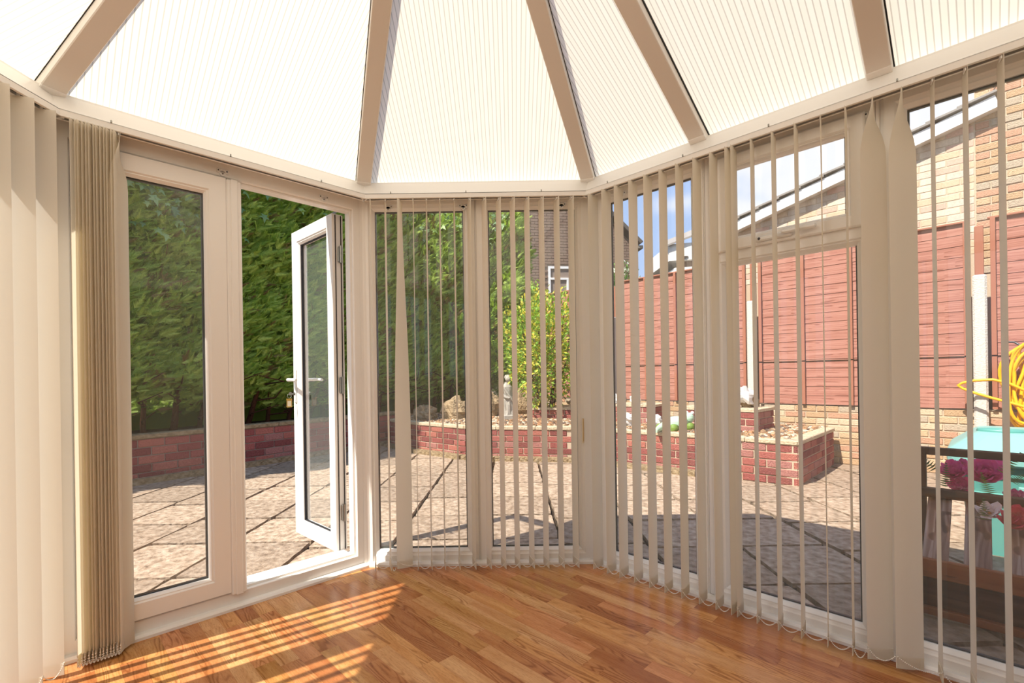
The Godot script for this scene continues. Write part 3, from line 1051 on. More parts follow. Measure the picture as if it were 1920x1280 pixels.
# ------------------------------------------------------------------ patio
func garden_ground() -> void:
	var g := thing("ground", "dark earth under and around the paving", "ground", Transform3D.IDENTITY, "", "structure")
	var mb := MB.new()
	mb.quad(Vector3(-30, PATIO - 0.03, 6), Vector3(30, PATIO - 0.03, 6), Vector3(30, PATIO - 0.03, -30), Vector3(-30, PATIO - 0.03, -30))
	put("earth", mb, M.joint, g)
	var pv := thing("patio", "sunlit pale riven paving slabs with dark ragged joints", "paving", Transform3D.IDENTITY, "", "structure")
	var room_poly := PackedVector2Array()
	for i in 6: room_poly.append(ring_at(i, 0.14))
	var bed_poly := bed_outline()
	var rng := RandomNumberGenerator.new()
	rng.seed = 5
	var nz := noise(3.0, 9, 3)
	var step := 0.61
	for i in range(-9, 11):
		for j in range(0, 14):
			var x0 := -0.27 + step * i
			var off := 0.0 if i < 2 else 0.21
			if posmod(i, 3) == 1: off += 0.13
			var z0 := -9.0 + 0.61 * j + off
			var gap := 0.011
			var cx := x0 + step * 0.5
			var cz := z0 + step * 0.5
			if cx + cz > 1.6 and cz > -1.0: continue
			if cx - cz > 10.9 or cz > 0.9: continue
			var poly := PackedVector2Array()
			var cs := [Vector2(x0 + gap, z0 + gap), Vector2(x0 + step - gap, z0 + gap), Vector2(x0 + step - gap, z0 + step - gap), Vector2(x0 + gap, z0 + step - gap)]
			for k in 4:
				var a: Vector2 = cs[k]
				var b: Vector2 = cs[(k + 1) % 4]
				for t in 7:
					var p := a.lerp(b, t / 7.0)
					var inw := (Vector2(cx, cz) - p).normalized()
					p += inw * (0.010 * (0.5 + nz.get_noise_2d(p.x * 9.0 + k * 7.0, p.y * 9.0)) + (0.02 if t == 0 else 0.0) * 0.5)
					poly.append(p)
			var pieces := Geometry2D.clip_polygons(poly, room_poly)
			for pc in pieces:
				if Geometry2D.is_polygon_clockwise(pc) and pieces.size() > 1: continue
				var ok := false
				for q in pc:
					if not Geometry2D.is_point_in_polygon(q, bed_poly): ok = true
				if not ok or pc.size() < 3: continue
				var sl := MB.new()
				var hh := PATIO + rng.randf_range(-0.004, 0.003)
				sl.prism(pc, PATIO - 0.05, hh)
				put("slab", sl, M.slab[rng.randi() % 4], pv)

# ------------------------------------------------------------------ brick beds
func bed_front() -> Array:
	return [Vector2(-2.15, -8.35), Vector2(-1.512, -7.637), Vector2(-1.083, -7.30), Vector2(-0.719, -6.997), Vector2(-0.242, -6.83), Vector2(0.32, -6.73), Vector2(0.884, -6.62), Vector2(1.336, -6.30), Vector2(2.184, -5.62), Vector2(2.965, -4.945)]

func bed_outline() -> PackedVector2Array:
	var p := PackedVector2Array()
	for q in bed_front(): p.append(q)
	p.append(Vector2(4.12, -6.08))
	p.append(Vector2(1.5, -8.8))
	p.append(Vector2(-1.0, -9.6))
	return p

func brick_mesh(l: float, h: float, d: float) -> ArrayMesh:
	var mb := MB.new()
	mb.box(Vector3.ZERO, Vector3(l, h, d), 0.005)
	return mb.done()

func lay(parent: Node, pts: Array, y0: float, courses: int, ch: float, ll: float, mats: Array, seed_: int, skip = null, quoin := 0.0) -> void:
	# bricks along a line in plan; the face is on the side of the room
	var cum := [0.0]
	for i in pts.size() - 1: cum.append(cum[i] + pts[i].distance_to(pts[i + 1]))
	var total: float = cum[cum.size() - 1]
	var at := func(s: float) -> Vector2:
		for i in pts.size() - 1:
			if s <= cum[i + 1] or i == pts.size() - 2:
				return pts[i].lerp(pts[i + 1], (s - cum[i]) / (cum[i + 1] - cum[i]))
		return pts[0]
	var rng := RandomNumberGenerator.new()
	rng.seed = seed_
	var cache := {}
	for c in courses:
		var s := 0.0 if c % 2 == 0 else -ll * 0.5
		if quoin > 0.0 and c % 2 == 1: s = -ll + quoin
		while s < total - 0.01:
			var a := maxf(s, 0.0)
			var b := minf(s + ll, total)
			s += ll
			if b - a < 0.03: continue
			var lq := snappedf(b - a - 0.012, 0.002)
			var m := (a + b) * 0.5
			var p: Vector2 = at.call(m)
			var d: Vector2 = (at.call(minf(m + 0.05, total)) - at.call(maxf(m - 0.05, 0.0))).normalized()
			var y := y0 + (c + 0.5) * ch
			if skip != null and skip.call(p, y): continue
			if not cache.has(lq): cache[lq] = brick_mesh(lq, ch - 0.012, 0.10)
			var nrm := Vector2(-d.y, d.x)
			var ctr := p - nrm * (0.05 - rng.randf_range(-0.002, 0.003))
			var x := Vector3(d.x, 0, d.y)
			part("brick", cache[lq], mats[rng.randi() % mats.size()], parent, Transform3D(Basis(x, Vector3.UP, x.cross(Vector3.UP)), Vector3(ctr.x, y, ctr.y)))

func mortar(mb: MB, pts: Array, y0: float, y1: float, f0: float, f1: float) -> void:
	# wall core between f0 and f1 behind the face line
	for i in pts.size() - 1:
		var a: Vector2 = pts[i]
		var b: Vector2 = pts[i + 1]
		var d := (b - a).normalized()
		var n := Vector2(d.y, -d.x)
		mb.prism(PackedVector2Array([a + n * f0, b + n * f0, b + n * f1 + d * 0.002, a + n * f1 - d * 0.002]), y0, y1)

func copings(parent: Node, pts: Array, y: float, th: float, dep: float, m: Material, ln := 0.46) -> void:
	for i in pts.size() - 1:
		var a: Vector2 = pts[i]
		var b: Vector2 = pts[i + 1]
		var L := a.distance_to(b)
		var k := maxi(1, roundi(L / ln))
		var d := (b - a) / L
		var x := Vector3(d.x, 0, d.y)
		for j in k:
			var c := a.lerp(b, (j + 0.5) / k) - Vector2(-d.y, d.x) * (dep * 0.5 - 0.012)
			var mb := MB.new()
			mb.box(Vector3.ZERO, Vector3(L / k - 0.006, th, dep), 0.008)
			put("coping_stone", mb, m, parent, Transform3D(Basis(x, Vector3.UP, x.cross(Vector3.UP)), Vector3(c.x, y + th * 0.5, c.y)))

func pebbles(parent: Node, poly: PackedVector2Array, y: float, count: int, seed_: int, size: float) -> void:
	var rng := RandomNumberGenerator.new()
	rng.seed = seed_
	var nz := noise(0.02, 3, 2)
	var mb := MB.new()
	mb.rock(Vector3.ZERO, Vector3(1, 0.62, 0.8), nz, 0.5, 5, 7)
	var lo := poly[0]
	var hi := poly[0]
	for p in poly:
		lo = lo.min(p); hi = hi.max(p)
	var xs := []
	var cs := []
	var tones := [Color(0.62, 0.50, 0.38), Color(0.72, 0.62, 0.50), Color(0.50, 0.38, 0.28), Color(0.78, 0.72, 0.64), Color(0.42, 0.36, 0.32), Color(0.66, 0.48, 0.34)]
	var tries := 0
	while xs.size() < count and tries < count * 6:
		tries += 1
		var p := Vector2(rng.randf_range(lo.x, hi.x), rng.randf_range(lo.y, hi.y))
		if not Geometry2D.is_point_in_polygon(p, poly): continue
		var s := size * rng.randf_range(0.6, 1.5)
		var b := Basis.from_euler(Vector3(rng.randf_range(-0.4, 0.4), rng.randf() * TAU, rng.randf_range(-0.4, 0.4))).scaled(Vector3.ONE * s)
		xs.append(Transform3D(b, Vector3(p.x, y + s * 0.25 + rng.randf() * 0.006, p.y)))
		var c: Color = tones[rng.randi() % tones.size()]
		cs.append(c.srgb_to_linear())
	var o := swarm("pebbles", mb.done(), M.gravel, xs, cs, parent)
	o.set_meta("kind", "stuff")

func beds() -> void:
	var ch := 0.0857
	# left bed under the hedge
	var lb := thing("raised_bed", "low shaded red brick wall bed under the tall hedge", "raised bed")
	var lp := [Vector2(-5.65, -3.81), Vector2(-4.45, -5.5), Vector2(-2.39, -8.4), Vector2(-2.05, -8.88)]
	var core := MB.new()
	mortar(core, lp, PATIO - 0.05, 0.40, 0.010, 0.20)
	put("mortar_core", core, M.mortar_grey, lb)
	lay(lb, lp, PATIO + 0.02, 5, 0.0995, 0.27, M.red, 3)
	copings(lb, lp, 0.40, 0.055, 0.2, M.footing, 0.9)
	var ft := MB.new()
	mortar(ft, lp, PATIO - 0.05, PATIO + 0.07, -0.10, 0.01)
	put("footing", ft, M.footing, lb)
	var sb := MB.new()
	sb.prism(PackedVector2Array([Vector2(-5.8, -3.9), Vector2(-2.2, -8.95), Vector2(-2.2, -10.6), Vector2(-7.2, -5.0)]), 0.1, 0.37)
	put("soil", sb, M.soil, lb)

	# curved bed with its square end
	var fr := bed_front()
	var rb := thing("raised_bed", "curved sunlit red brick raised bed with a square end", "raised bed")
	var endp := [fr[fr.size() - 1], Vector2(4.10, -6.07)]
	var c2 := MB.new()
	mortar(c2, fr, PATIO - 0.05, 0.308, 0.010, 0.11)
	mortar(c2, endp, PATIO - 0.05, 0.308, 0.010, 0.11)
	put("mortar_core", c2, M.mortar, rb)
	lay(rb, fr, PATIO, 5, ch, 0.25, M.red, 8)
	lay(rb, endp, PATIO, 5, ch, 0.25, M.red, 9)
	copings(rb, fr, 0.308, 0.05, 0.14, M.coping)
	copings(rb, endp, 0.308, 0.05, 0.14, M.coping)
	var f2 := MB.new()
	mortar(f2, fr.slice(0, 9), PATIO - 0.05, PATIO + 0.055, -0.13, 0.01)
	put("footing", f2, M.footing, rb)
	var gp := PackedVector2Array()
	for q in fr: gp.append(q + (Vector2(0.6, -8.6) - q).normalized() * 0.12)
	gp.append(Vector2(4.05, -6.20))
	gp.append(Vector2(2.1, -8.15))
	gp.append(Vector2(0.2, -9.9))
	gp.append(Vector2(-2.4, -9.6))
	var gb := MB.new()
	gb.prism(gp, 0.0, 0.335)
	put("gravel_base", gb, M.coping, rb)
	pebbles(rb, gp, 0.335, 7000, 12, 0.024)

	# inner brick planters standing in the bed
	planter("brick_planter", "small red brick pier carrying white rocks, beside the bed's square end", [Vector2(2.30, -6.55), Vector2(2.98, -5.80), Vector2(3.42, -6.22), Vector2(2.74, -6.97)], 3, 21)
	planter("brick_planter", "wide low red brick planter in front of the fence", [Vector2(1.05, -7.55), Vector2(2.10, -7.02), Vector2(2.42, -7.42), Vector2(1.40, -8.05)], 3, 22)
	planter("brick_planter", "low red brick ring round the yellow shrub", [Vector2(0.25, -8.05), Vector2(1.02, -7.90), Vector2(1.25, -8.60), Vector2(0.35, -8.75)], 2, 23)

func planter(called: String, label: String, pts: Array, courses: int, seed_: int) -> void:
	var o := thing(called, label, "brick planter")
	var ch := 0.0857
	var y0 := 0.33
	var core := MB.new()
	var pp := PackedVector2Array()
	var mid := Vector2.ZERO
	for p in pts: mid += p / 4.0
	for p in pts: pp.append(p + (mid - p).normalized() * 0.016)
	core.prism(pp, y0, y0 + courses * ch)
	put("mortar_core", core, M.mortar, o)
	for k in [0, 1, 3]:
		var e := [pts[k], pts[(k + 1) % 4]]
		lay(o, e, y0, courses, ch, 0.25, M.red, seed_ + k)
	var top := MB.new()
	var tp := PackedVector2Array()
	for p in pts: tp.append(p - (mid - p).normalized() * 0.015)
	top.prism(tp, y0 + courses * ch, y0 + courses * ch + 0.035)
	put("coping_slab", top, M.coping, o)

# ------------------------------------------------------------------ fence and its wall
func fence() -> void:
	# line x - z = 10.35, seen from the room; q runs along it towards the right edge of the view
	var S := 10.35
	var P := func(x: float) -> Vector2: return Vector2(x, x - S)
	var posts := [-1.46, 0.46, 1.84, 3.49, 5.14, 6.79]
	var wl := thing("garden_wall", "low buff brick wall under the red-brown fence", "brick wall")
	var line := [P.call(0.5), P.call(6.9)]
	var core := MB.new()
	mortar(core, line, PATIO - 0.1, 0.625, 0.010, 0.2)
	put("mortar_core", core, M.mortar, wl)
	lay(wl, line, PATIO, 9, 0.083, 0.25, M.buff, 31, func(p: Vector2, y: float) -> bool: return (p.x < 4.0 and y < 0.3) or p.x > 6.3)
	var bx := Vector3(R2, 0, R2)
	var bs := Basis(bx, Vector3.UP, bx.cross(Vector3.UP))
	var bm := []
	var rng := RandomNumberGenerator.new()
	rng.seed = 40
	for k in 4:
		# feather-edged lap board, thick edge down, wavy lower edge
		var mb := MB.new()
		var L := 2.16
		var seg := 9
		var nz := noise(1.3, 60 + k, 2)
		var u0 := rng.randf()
		for i in seg:
			var xa := -L / 2 + L * i / seg
			var xb := -L / 2 + L * (i + 1) / seg
			var ya := 0.008 * nz.get_noise_1d(xa * 3.0)
			var yb := 0.008 * nz.get_noise_1d(xb * 3.0)
			var ua := u0 + xa * 0.45
			var ub := u0 + xb * 0.45
			mb.quad(Vector3(xa, ya, 0.011), Vector3(xb, yb, 0.011), Vector3(xb, 0.15, 0.004), Vector3(xa, 0.15, 0.004), Vector2(ua, 0.95), Vector2(ub, 0.95), Vector2(ub, 0.05), Vector2(ua, 0.05))
			mb.quad(Vector3(xa, ya, 0.002), Vector3(xb, yb, 0.002), Vector3(xb, yb, 0.011), Vector3(xa, ya, 0.011), Vector2(ua, 1), Vector2(ub, 1), Vector2(ub, 0.97), Vector2(ua, 0.97))
			mb.quad(Vector3(xb, ya, 0.002), Vector3(xa, ya, 0.002), Vector3(xa, 0.15, 0.0), Vector3(xb, 0.15, 0.0))
		bm.append(mb.done())
	var fn := thing("garden_fence", "tall red-brown lap board fence on the low buff wall", "fence")
	var pl := ["red-brown lap fence panel partly behind the yellow shrub", "red-brown lap fence panel seen through the corner pane", "red-brown lap fence panel behind the bed's square end", "red-brown lap fence panel behind the yellow hose", "red-brown lap fence panel at the far end beside the hedge"]
	for k in [1, 2, 3, 4]:
		var c: Vector2 = P.call((posts[k] + posts[k + 1]) * 0.5)
		var o := Node3D.new()
		o.name = "panel"
		fn.add_child(o, true)
		o.transform = Transform3D(bs, Vector3(c.x, 0.64, c.y))
		o.set_meta("label", pl[k - 1])
		if k == 1: o.scale.x = (posts[2] - posts[1]) / 1.65
		var rows := 17
		for r in rows:
			var y := r * 0.121
			var b := part("board", bm[rng.randi() % 4], M.board[rng.randi() % 3], o, Transform3D(Basis.IDENTITY, Vector3(0, y, rng.randf_range(-0.001, 0.001))))
			if rng.randf() < 0.5: b.rotation.z = rng.randf_range(-0.0012, 0.0012)
		var gap := MB.new()
		gap.box(Vector3(0, 0.578, 0.014), Vector3(2.16, 0.010, 0.008))
		put("panel_joint", gap, M.soil, o)
		for x in [-1.06, -0.53, 0.0, 0.53, 1.06]:
			for h in [[0.0, 0.570], [0.586, 2.06]]:
				var mb := MB.new()
				mb.box(Vector3(x, (h[0] + h[1]) * 0.5, 0.032), Vector3(0.042, h[1] - h[0], 0.026), 0.003)
				put("batten", mb, M.batten, o)
		var cp := MB.new()
		cp.box(Vector3(0, 2.068, 0.01), Vector3(2.2, 0.022, 0.06), 0.004)
		put("cap_rail", cp, M.batten, o)
		var bk := MB.new()
		bk.box(Vector3(0, 1.03, -0.012), Vector3(2.14, 2.04, 0.012))
		put("backing_slat", bk, M.batten, o)
	var ql := ["pale concrete fence post hidden by the shrub", "pale concrete fence post seen beside the corner", "pale concrete fence post above the white rocks", "pale concrete fence post left of the yellow hose", "pale concrete fence post beyond the right edge"]
	for k in range(2, 6):
		var c: Vector2 = P.call(posts[k]) + Vector2(-R2, R2) * 0.055
		var mb := MB.new()
		mb.box(Vector3(0, 1.11, 0), Vector3(0.115, 2.22, 0.10), 0.018)
		var o := put("concrete_post", mb, M.concrete, fn, Transform3D(bs, Vector3(c.x, PATIO, c.y)))
		o.set_meta("label", ql[k - 1])
		var tp := MB.new()
		tp.box(Vector3(-0.0, 1.62, -0.09), Vector3(0.075, 2.3, 0.05), 0.006)
		put("timber_post", tp, M.batten, o)

# ------------------------------------------------------------------ houses beyond
func flat_bricks(mb: MB, x0: float, x1: float, y0: float, top: Callable, ll: float, ch: float, seed_: int, holes: Array) -> void:
	var r := 0
	var y := y0
	while true:
		var any := false
		var x := x0 - (0.0 if r % 2 == 0 else ll * 0.5)
		while x < x1:
			var a := maxf(x, x0)
			var b := minf(x + ll, x1)
			x += ll
			if b - a < 0.05: continue
			var m := (a + b) * 0.5
			if y + ch > top.call(m): continue
			any = true
			var hit := false
			for h in holes:
				if b > h.position.x and a < h.end.x and y + ch > h.position.y and y < h.end.y: hit = true
			if hit: continue
			mb.box(Vector3(m, y + ch * 0.5, 0.0), Vector3(b - a - 0.012, ch - 0.012, 0.03))
		y += ch
		r += 1
		if not any or r > 90: break

func houses() -> void:
	# buff brick neighbour with a sloping white verge, just past the fence
	var S := 11.2
	var P := func(x: float) -> Vector2: return Vector2(x, x - S)
	var bx := Vector3(R2, 0, R2)
	var bs := Basis(bx, Vector3.UP, bx.cross(Vector3.UP))
	var o := thing("brick_house", "buff brick neighbour house with a white sloping verge board", "house", Transform3D(bs, Vector3(3.1, 0, 3.1 - S)))
	# local x runs along the wall
	var verge := func(x: float) -> float: return 3.12 + 0.266 * x
	var x0 := 0.33
	var L := 3.46
	var wall := MB.new()
	var pl := [Vector3(x0, 0, -0.02), Vector3(L, 0, -0.02), Vector3(L, verge.call(L), -0.02), Vector3(x0, verge.call(x0), -0.02)]
	wall.quad(pl[0], pl[1], pl[2], pl[3])
	wall.quad(pl[0] + Vector3(0, 0, -3), pl[3] + Vector3(0, 0, -3), pl[2] + Vector3(0, 0, -3), pl[1] + Vector3(0, 0, -3))
	wall.quad(pl[0] + Vector3(0, 0, -3), pl[0], pl[3], pl[3] + Vector3(0, 0, -3))
	var gw := put("gable_wall", wall, M.mortar, o)
	var rng := RandomNumberGenerator.new()
	rng.seed = 51
	var r := 0
	var cache := {}
	var y := 2.45
	while y < 4.2:
		var x := x0 if r % 2 == 0 else x0 - 0.125
		while x < L:
			var a := maxf(x, x0)
			var b := minf(x + 0.25, L)
			x += 0.25
			var m := (a + b) * 0.5
			if b - a < 0.04 or y + 0.02 > verge.call(m): continue
			var q := snappedf(b - a - 0.012, 0.002)
			if not cache.has(q): cache[q] = brick_mesh(q + 0.003, 0.0765, 0.06)
			part("brick", cache[q], M.buff_pale[rng.randi() % 5], gw, Transform3D(Basis.IDENTITY, Vector3(m, y + 0.043, -0.047 + rng.randf_range(0.0, 0.002))))
		y += 0.0857
		r += 1
	var sl := atan(0.266)
	var vb := MB.new()
	var vl := 3.50
	var mid := Vector3(1.96, 3.258 + 0.266 * 1.96 - 0.085, 0.11)
	vb.box(mid, Vector3(vl, 0.15, 0.03), 0.004, Basis(Vector3.BACK, sl))
	put("verge_board", vb, M.white, o)
	var sf := MB.new()
	sf.box(mid + Vector3(0.0, -0.062, -0.07), Vector3(vl, 0.014, 0.12), 0.0, Basis(Vector3.BACK, sl))
	put("soffit", sf, M.render_white, o)
	for k in 12:
		var tl := MB.new()
		tl.box(mid + Basis(Vector3.BACK, sl) * Vector3(-vl / 2 + (k + 0.5) * vl / 12.0, 0.10 + 0.012, -1.2), Vector3(vl / 12.0 + 0.05, 0.03, 2.5), 0.004, Basis(Vector3.BACK, sl - 0.06))
		put("roof_tile", tl, M.tile_grey, o)
	# taller flank wall on the right
	var w2 := MB.new()
	w2.box(Vector3(L + 1.5, 3.0, -1.5), Vector3(3.0, 6.0, 2.96))
	var fw := put("flank_wall", w2, M.mortar, o)
	r = 0
	y = 2.2
	var dk := [M.buff[1], M.buff[3], M.buff[4], M.buff[0]]
	while y < 5.4:
		var x := L if r % 2 == 0 else L - 0.13
		while x < L + 0.7:
			var a := maxf(x, L)
			var b := x + 0.26
			x += 0.26
			var q := snappedf(b - a - 0.012, 0.002) + 10.0
			if not cache.has(q): cache[q] = brick_mesh(q - 10.0, 0.078, 0.06)
			part("brick", cache[q], dk[rng.randi() % 4], fw, Transform3D(Basis.IDENTITY, Vector3((a + b) * 0.5, y + 0.045, -0.042 + rng.randf_range(0.0, 0.004))))
		y += 0.09
		r += 1
	var wr := MB.new()
	wr.tube(PackedVector3Array([Vector3(L + 0.16, 4.35, 0.01), Vector3(L + 0.20, 4.44, 0.01), Vector3(L + 0.27, 4.52, 0.01), Vector3(L + 0.32, 4.66, 0.01), Vector3(L + 0.40, 4.68, 0.01)]), 0.006, 6)
	put("cable", wr, M.dark_steel, o)

	# brown gable house farther off
	var h := thing("brick_house", "grey-brown brick gable end beyond the yellow shrub", "house", Transform3D(Basis(Vector3.UP, 0.12), Vector3(0.2, 0, -14.3)))
	var top := func(x: float) -> float: return minf(5.05 + (3.72 - x) * 0.95, 9.0)
	var cw := MB.new()
	cw.quad(Vector3(-3, 0, -0.02), Vector3(3.62, 0, -0.02), Vector3(3.62, 5.12, -0.02), Vector3(-0.5, 9.05, -0.02))
	cw.tri(Vector3(-3, 0, -0.02), Vector3(-0.5, 9.05, -0.02), Vector3(-3, 9.05, -0.02))
	cw.quad(Vector3(3.62, 0, -0.02), Vector3(3.62, 0, -6), Vector3(3.62, 5.12, -6), Vector3(3.62, 5.12, -0.02))
	put("wall_core", cw, M.mortar_grey, h)
	var hole := Rect2(0.95, 3.40, 1.2, 0.98)
	for k in 3:
		pass
	var bb := MB.new()
	flat_bricks(bb, 0.3, 3.62, 2.9, top, 0.25, 0.0857, 7, [hole])
	bb.colored = false
	var bo := put("brickwork", bb, M.brown_brick[0], h)
	bo.set_meta("kind", "stuff")
	var vg := MB.new()
	var va := atan(0.95)
	vg.box(Vector3(2.05, 6.78, 0.10), Vector3(4.9, 0.11, 0.30), 0.01, Basis(Vector3.BACK, -va))
	put("verge", vg, M.tile_dark, h)
	var rf := MB.new()
	rf.box(Vector3(2.10, 6.86, -3.0), Vector3(5.0, 0.08, 6.2), 0.01, Basis(Vector3.BACK, -va))
	put("roof", rf, M.tile_dark, h)
	var ev := MB.new()
	ev.box(Vector3(3.78, 4.98, -0.05), Vector3(0.26, 0.10, 0.4), 0.01)
	put("eaves_box", ev, M.soffit, h)
	var wf := MB.new()
	wf.ring(0.95, 2.15, 3.40, 4.38, [Vector2(0, 0.02), Vector2(0.07, 0.02), Vector2(0.08, 0.0), Vector2(0.08, -0.06), Vector2(0, -0.06)])
	wf.box(Vector3(1.55, 4.0, 0.0), Vector3(1.1, 0.06, 0.05), 0.004)
	wf.box(Vector3(1.55, 3.69, 0.0), Vector3(0.06, 0.6, 0.05), 0.004)
	var wo := put("window", wf, M.white, h)
	for q in [[1.03, 1.52, 3.48, 3.97], [1.58, 2.07, 3.48, 3.97], [1.03, 2.07, 4.03, 4.30]]:
		var pn := MB.new()
		pn.box(Vector3((q[0] + q[1]) * 0.5, (q[2] + q[3]) * 0.5, -0.04), Vector3(q[1] - q[0], q[3] - q[2], 0.01))
		put("pane", pn, M.pane_far, wo)

	# white house in the distance
	var z := 22.0
	var X := func(px: float) -> float: return (px - 960.0) / 891.0 * z
	var Y := func(px: float, py: float) -> float: return 1.084 - (py - 703.8 + 0.0152 * (px - 960.0)) / 891.0 * z
	var h3 := thing("white_house", "small white rendered house far beyond the fence", "house", Transform3D(Basis.IDENTITY, Vector3(X.call(1258.0), 0, -z)))
	var wm := MB.new()
	var by: float = Y.call(1270.0, 530.0)
	var ty: float = Y.call(1258.0, 462.0)
	wm.prism(PackedVector2Array([Vector2(0, 0), Vector2(2.6, 0.7), Vector2(2.6, -4), Vector2(0, -4)]), Y.call(1270.0, 489.0), ty + 0.1)
	wm.prism(PackedVector2Array([Vector2(0.25, 0.02), Vector2(2.6, 0.7), Vector2(2.6, -4), Vector2(0.25, -4)]), Y.call(1270.0, 511.0), Y.call(1270.0, 502.0))
	put("wall", wm, M.render_white, h3)
	var lw := MB.new()
	lw.prism(PackedVector2Array([Vector2(0.75, -0.1), Vector2(2.6, 0.5), Vector2(2.6, -4), Vector2(0.75, -4)]), 0.0, Y.call(1270.0, 489.0))
	put("lower_wall", lw, M.brown_brick[2], h3)
	var rr := MB.new()
	for s in [0.0]:
		rr.quad(Vector3(-0.25, ty + 0.02, 0.1), Vector3(2.7, ty + 0.95, 0.95), Vector3(2.7, ty + 1.7, -2.0), Vector3(0.3, ty + 0.75, -2.0))
		rr.quad(Vector3(-0.25, ty - 0.06, 0.1), Vector3(2.7, ty + 0.85, 0.95), Vector3(2.7, ty + 0.95, 0.95), Vector3(-0.25, ty + 0.02, 0.1))
	put("roof", rr, M.tile_grey, h3)
	var wi := MB.new()
	wi.box(Vector3(0.62, Y.call(1270.0, 488.0) + 0.1, 0.2), Vector3(0.35, 0.08, 0.08))
	put("gutter", wi, M.tile_dark, h3)

# ------------------------------------------------------------------ plants
func frond_mesh() -> ArrayMesh:
	# a flat conifer spray: short stem with pointed scales to both sides
	var mb := MB.new()
	mb.colored = true
	for k in 9:
		var t := k / 9.0
		for s in [-1.0, 1.0]:
			var ln := 0.42 * (1.0 - t * 0.75)
			var b := Vector3(0, t, 0.04 * sin(t * 3.0))
			var tip := b + Vector3(s * ln * 0.75, ln * 0.85, 0.10 * ln - 0.12 * t * t)
			var w := Vector3(0.035, 0.075, 0.0)
			mb.col = Color(1, 1, 1) if (k + int(s)) % 3 else Color(0.82, 0.86, 0.72)
			if s > 0: mb.tri(b - Vector3(0, 0.05, 0), tip, b + Vector3(0, 0.075, 0.02))
			else: mb.tri(b - Vector3(0, 0.05, 0), b + Vector3(0, 0.075, 0.02), tip)
	mb.col = Color(1.1, 1.1, 0.9)
	mb.tri(Vector3(-0.05, 0.85, 0), Vector3(0.05, 0.85, 0), Vector3(0, 1.15, -0.06))
	return mb.done()

func leaf_shape(wd: float, bend: float) -> ArrayMesh:
	var mb := MB.new()
	mb.colored = true
	mb.col = Color.WHITE
	var prof := [0.0, 0.72, 1.0, 0.78, 0.0]
	for i in 4:
		var y0 := i / 4.0
		var y1 := (i + 1) / 4.0
		var z0 := -bend * y0 * y0
		var z1 := -bend * y1 * y1
		for s in [-1.0, 1.0]:
			var a := Vector3(0, y0, z0)
			var b := Vector3(s * wd * prof[i] * 0.5, y0, z0 + 0.10 * prof[i] * wd)
			var c := Vector3(s * wd * prof[i + 1] * 0.5, y1, z1 + 0.10 * prof[i + 1] * wd)
			var d := Vector3(0, y1, z1)
			if s > 0: mb.quad(a, b, c, d)
			else: mb.quad(a, d, c, b)
	return mb.done()

func ivy_shape() -> ArrayMesh:
	var mb := MB.new()
	mb.colored = true
	var pts := [Vector3(0, -0.1, 0), Vector3(0.38, -0.22, -0.05), Vector3(0.26, 0.12, 0.03), Vector3(0.62, 0.30, -0.08), Vector3(0.22, 0.42, 0.02), Vector3(0, 1.0, -0.15)]
	for s in [1.0, -1.0]:
		for i in 5:
			var a: Vector3 = pts[i] * Vector3(s, 1, 1)
			var b: Vector3 = pts[i + 1] * Vector3(s, 1, 1)
			if s > 0: mb.tri(Vector3(0, 0.15, 0.05), a, b)
			else: mb.tri(Vector3(0, 0.15, 0.05), b, a)
	return mb.done()

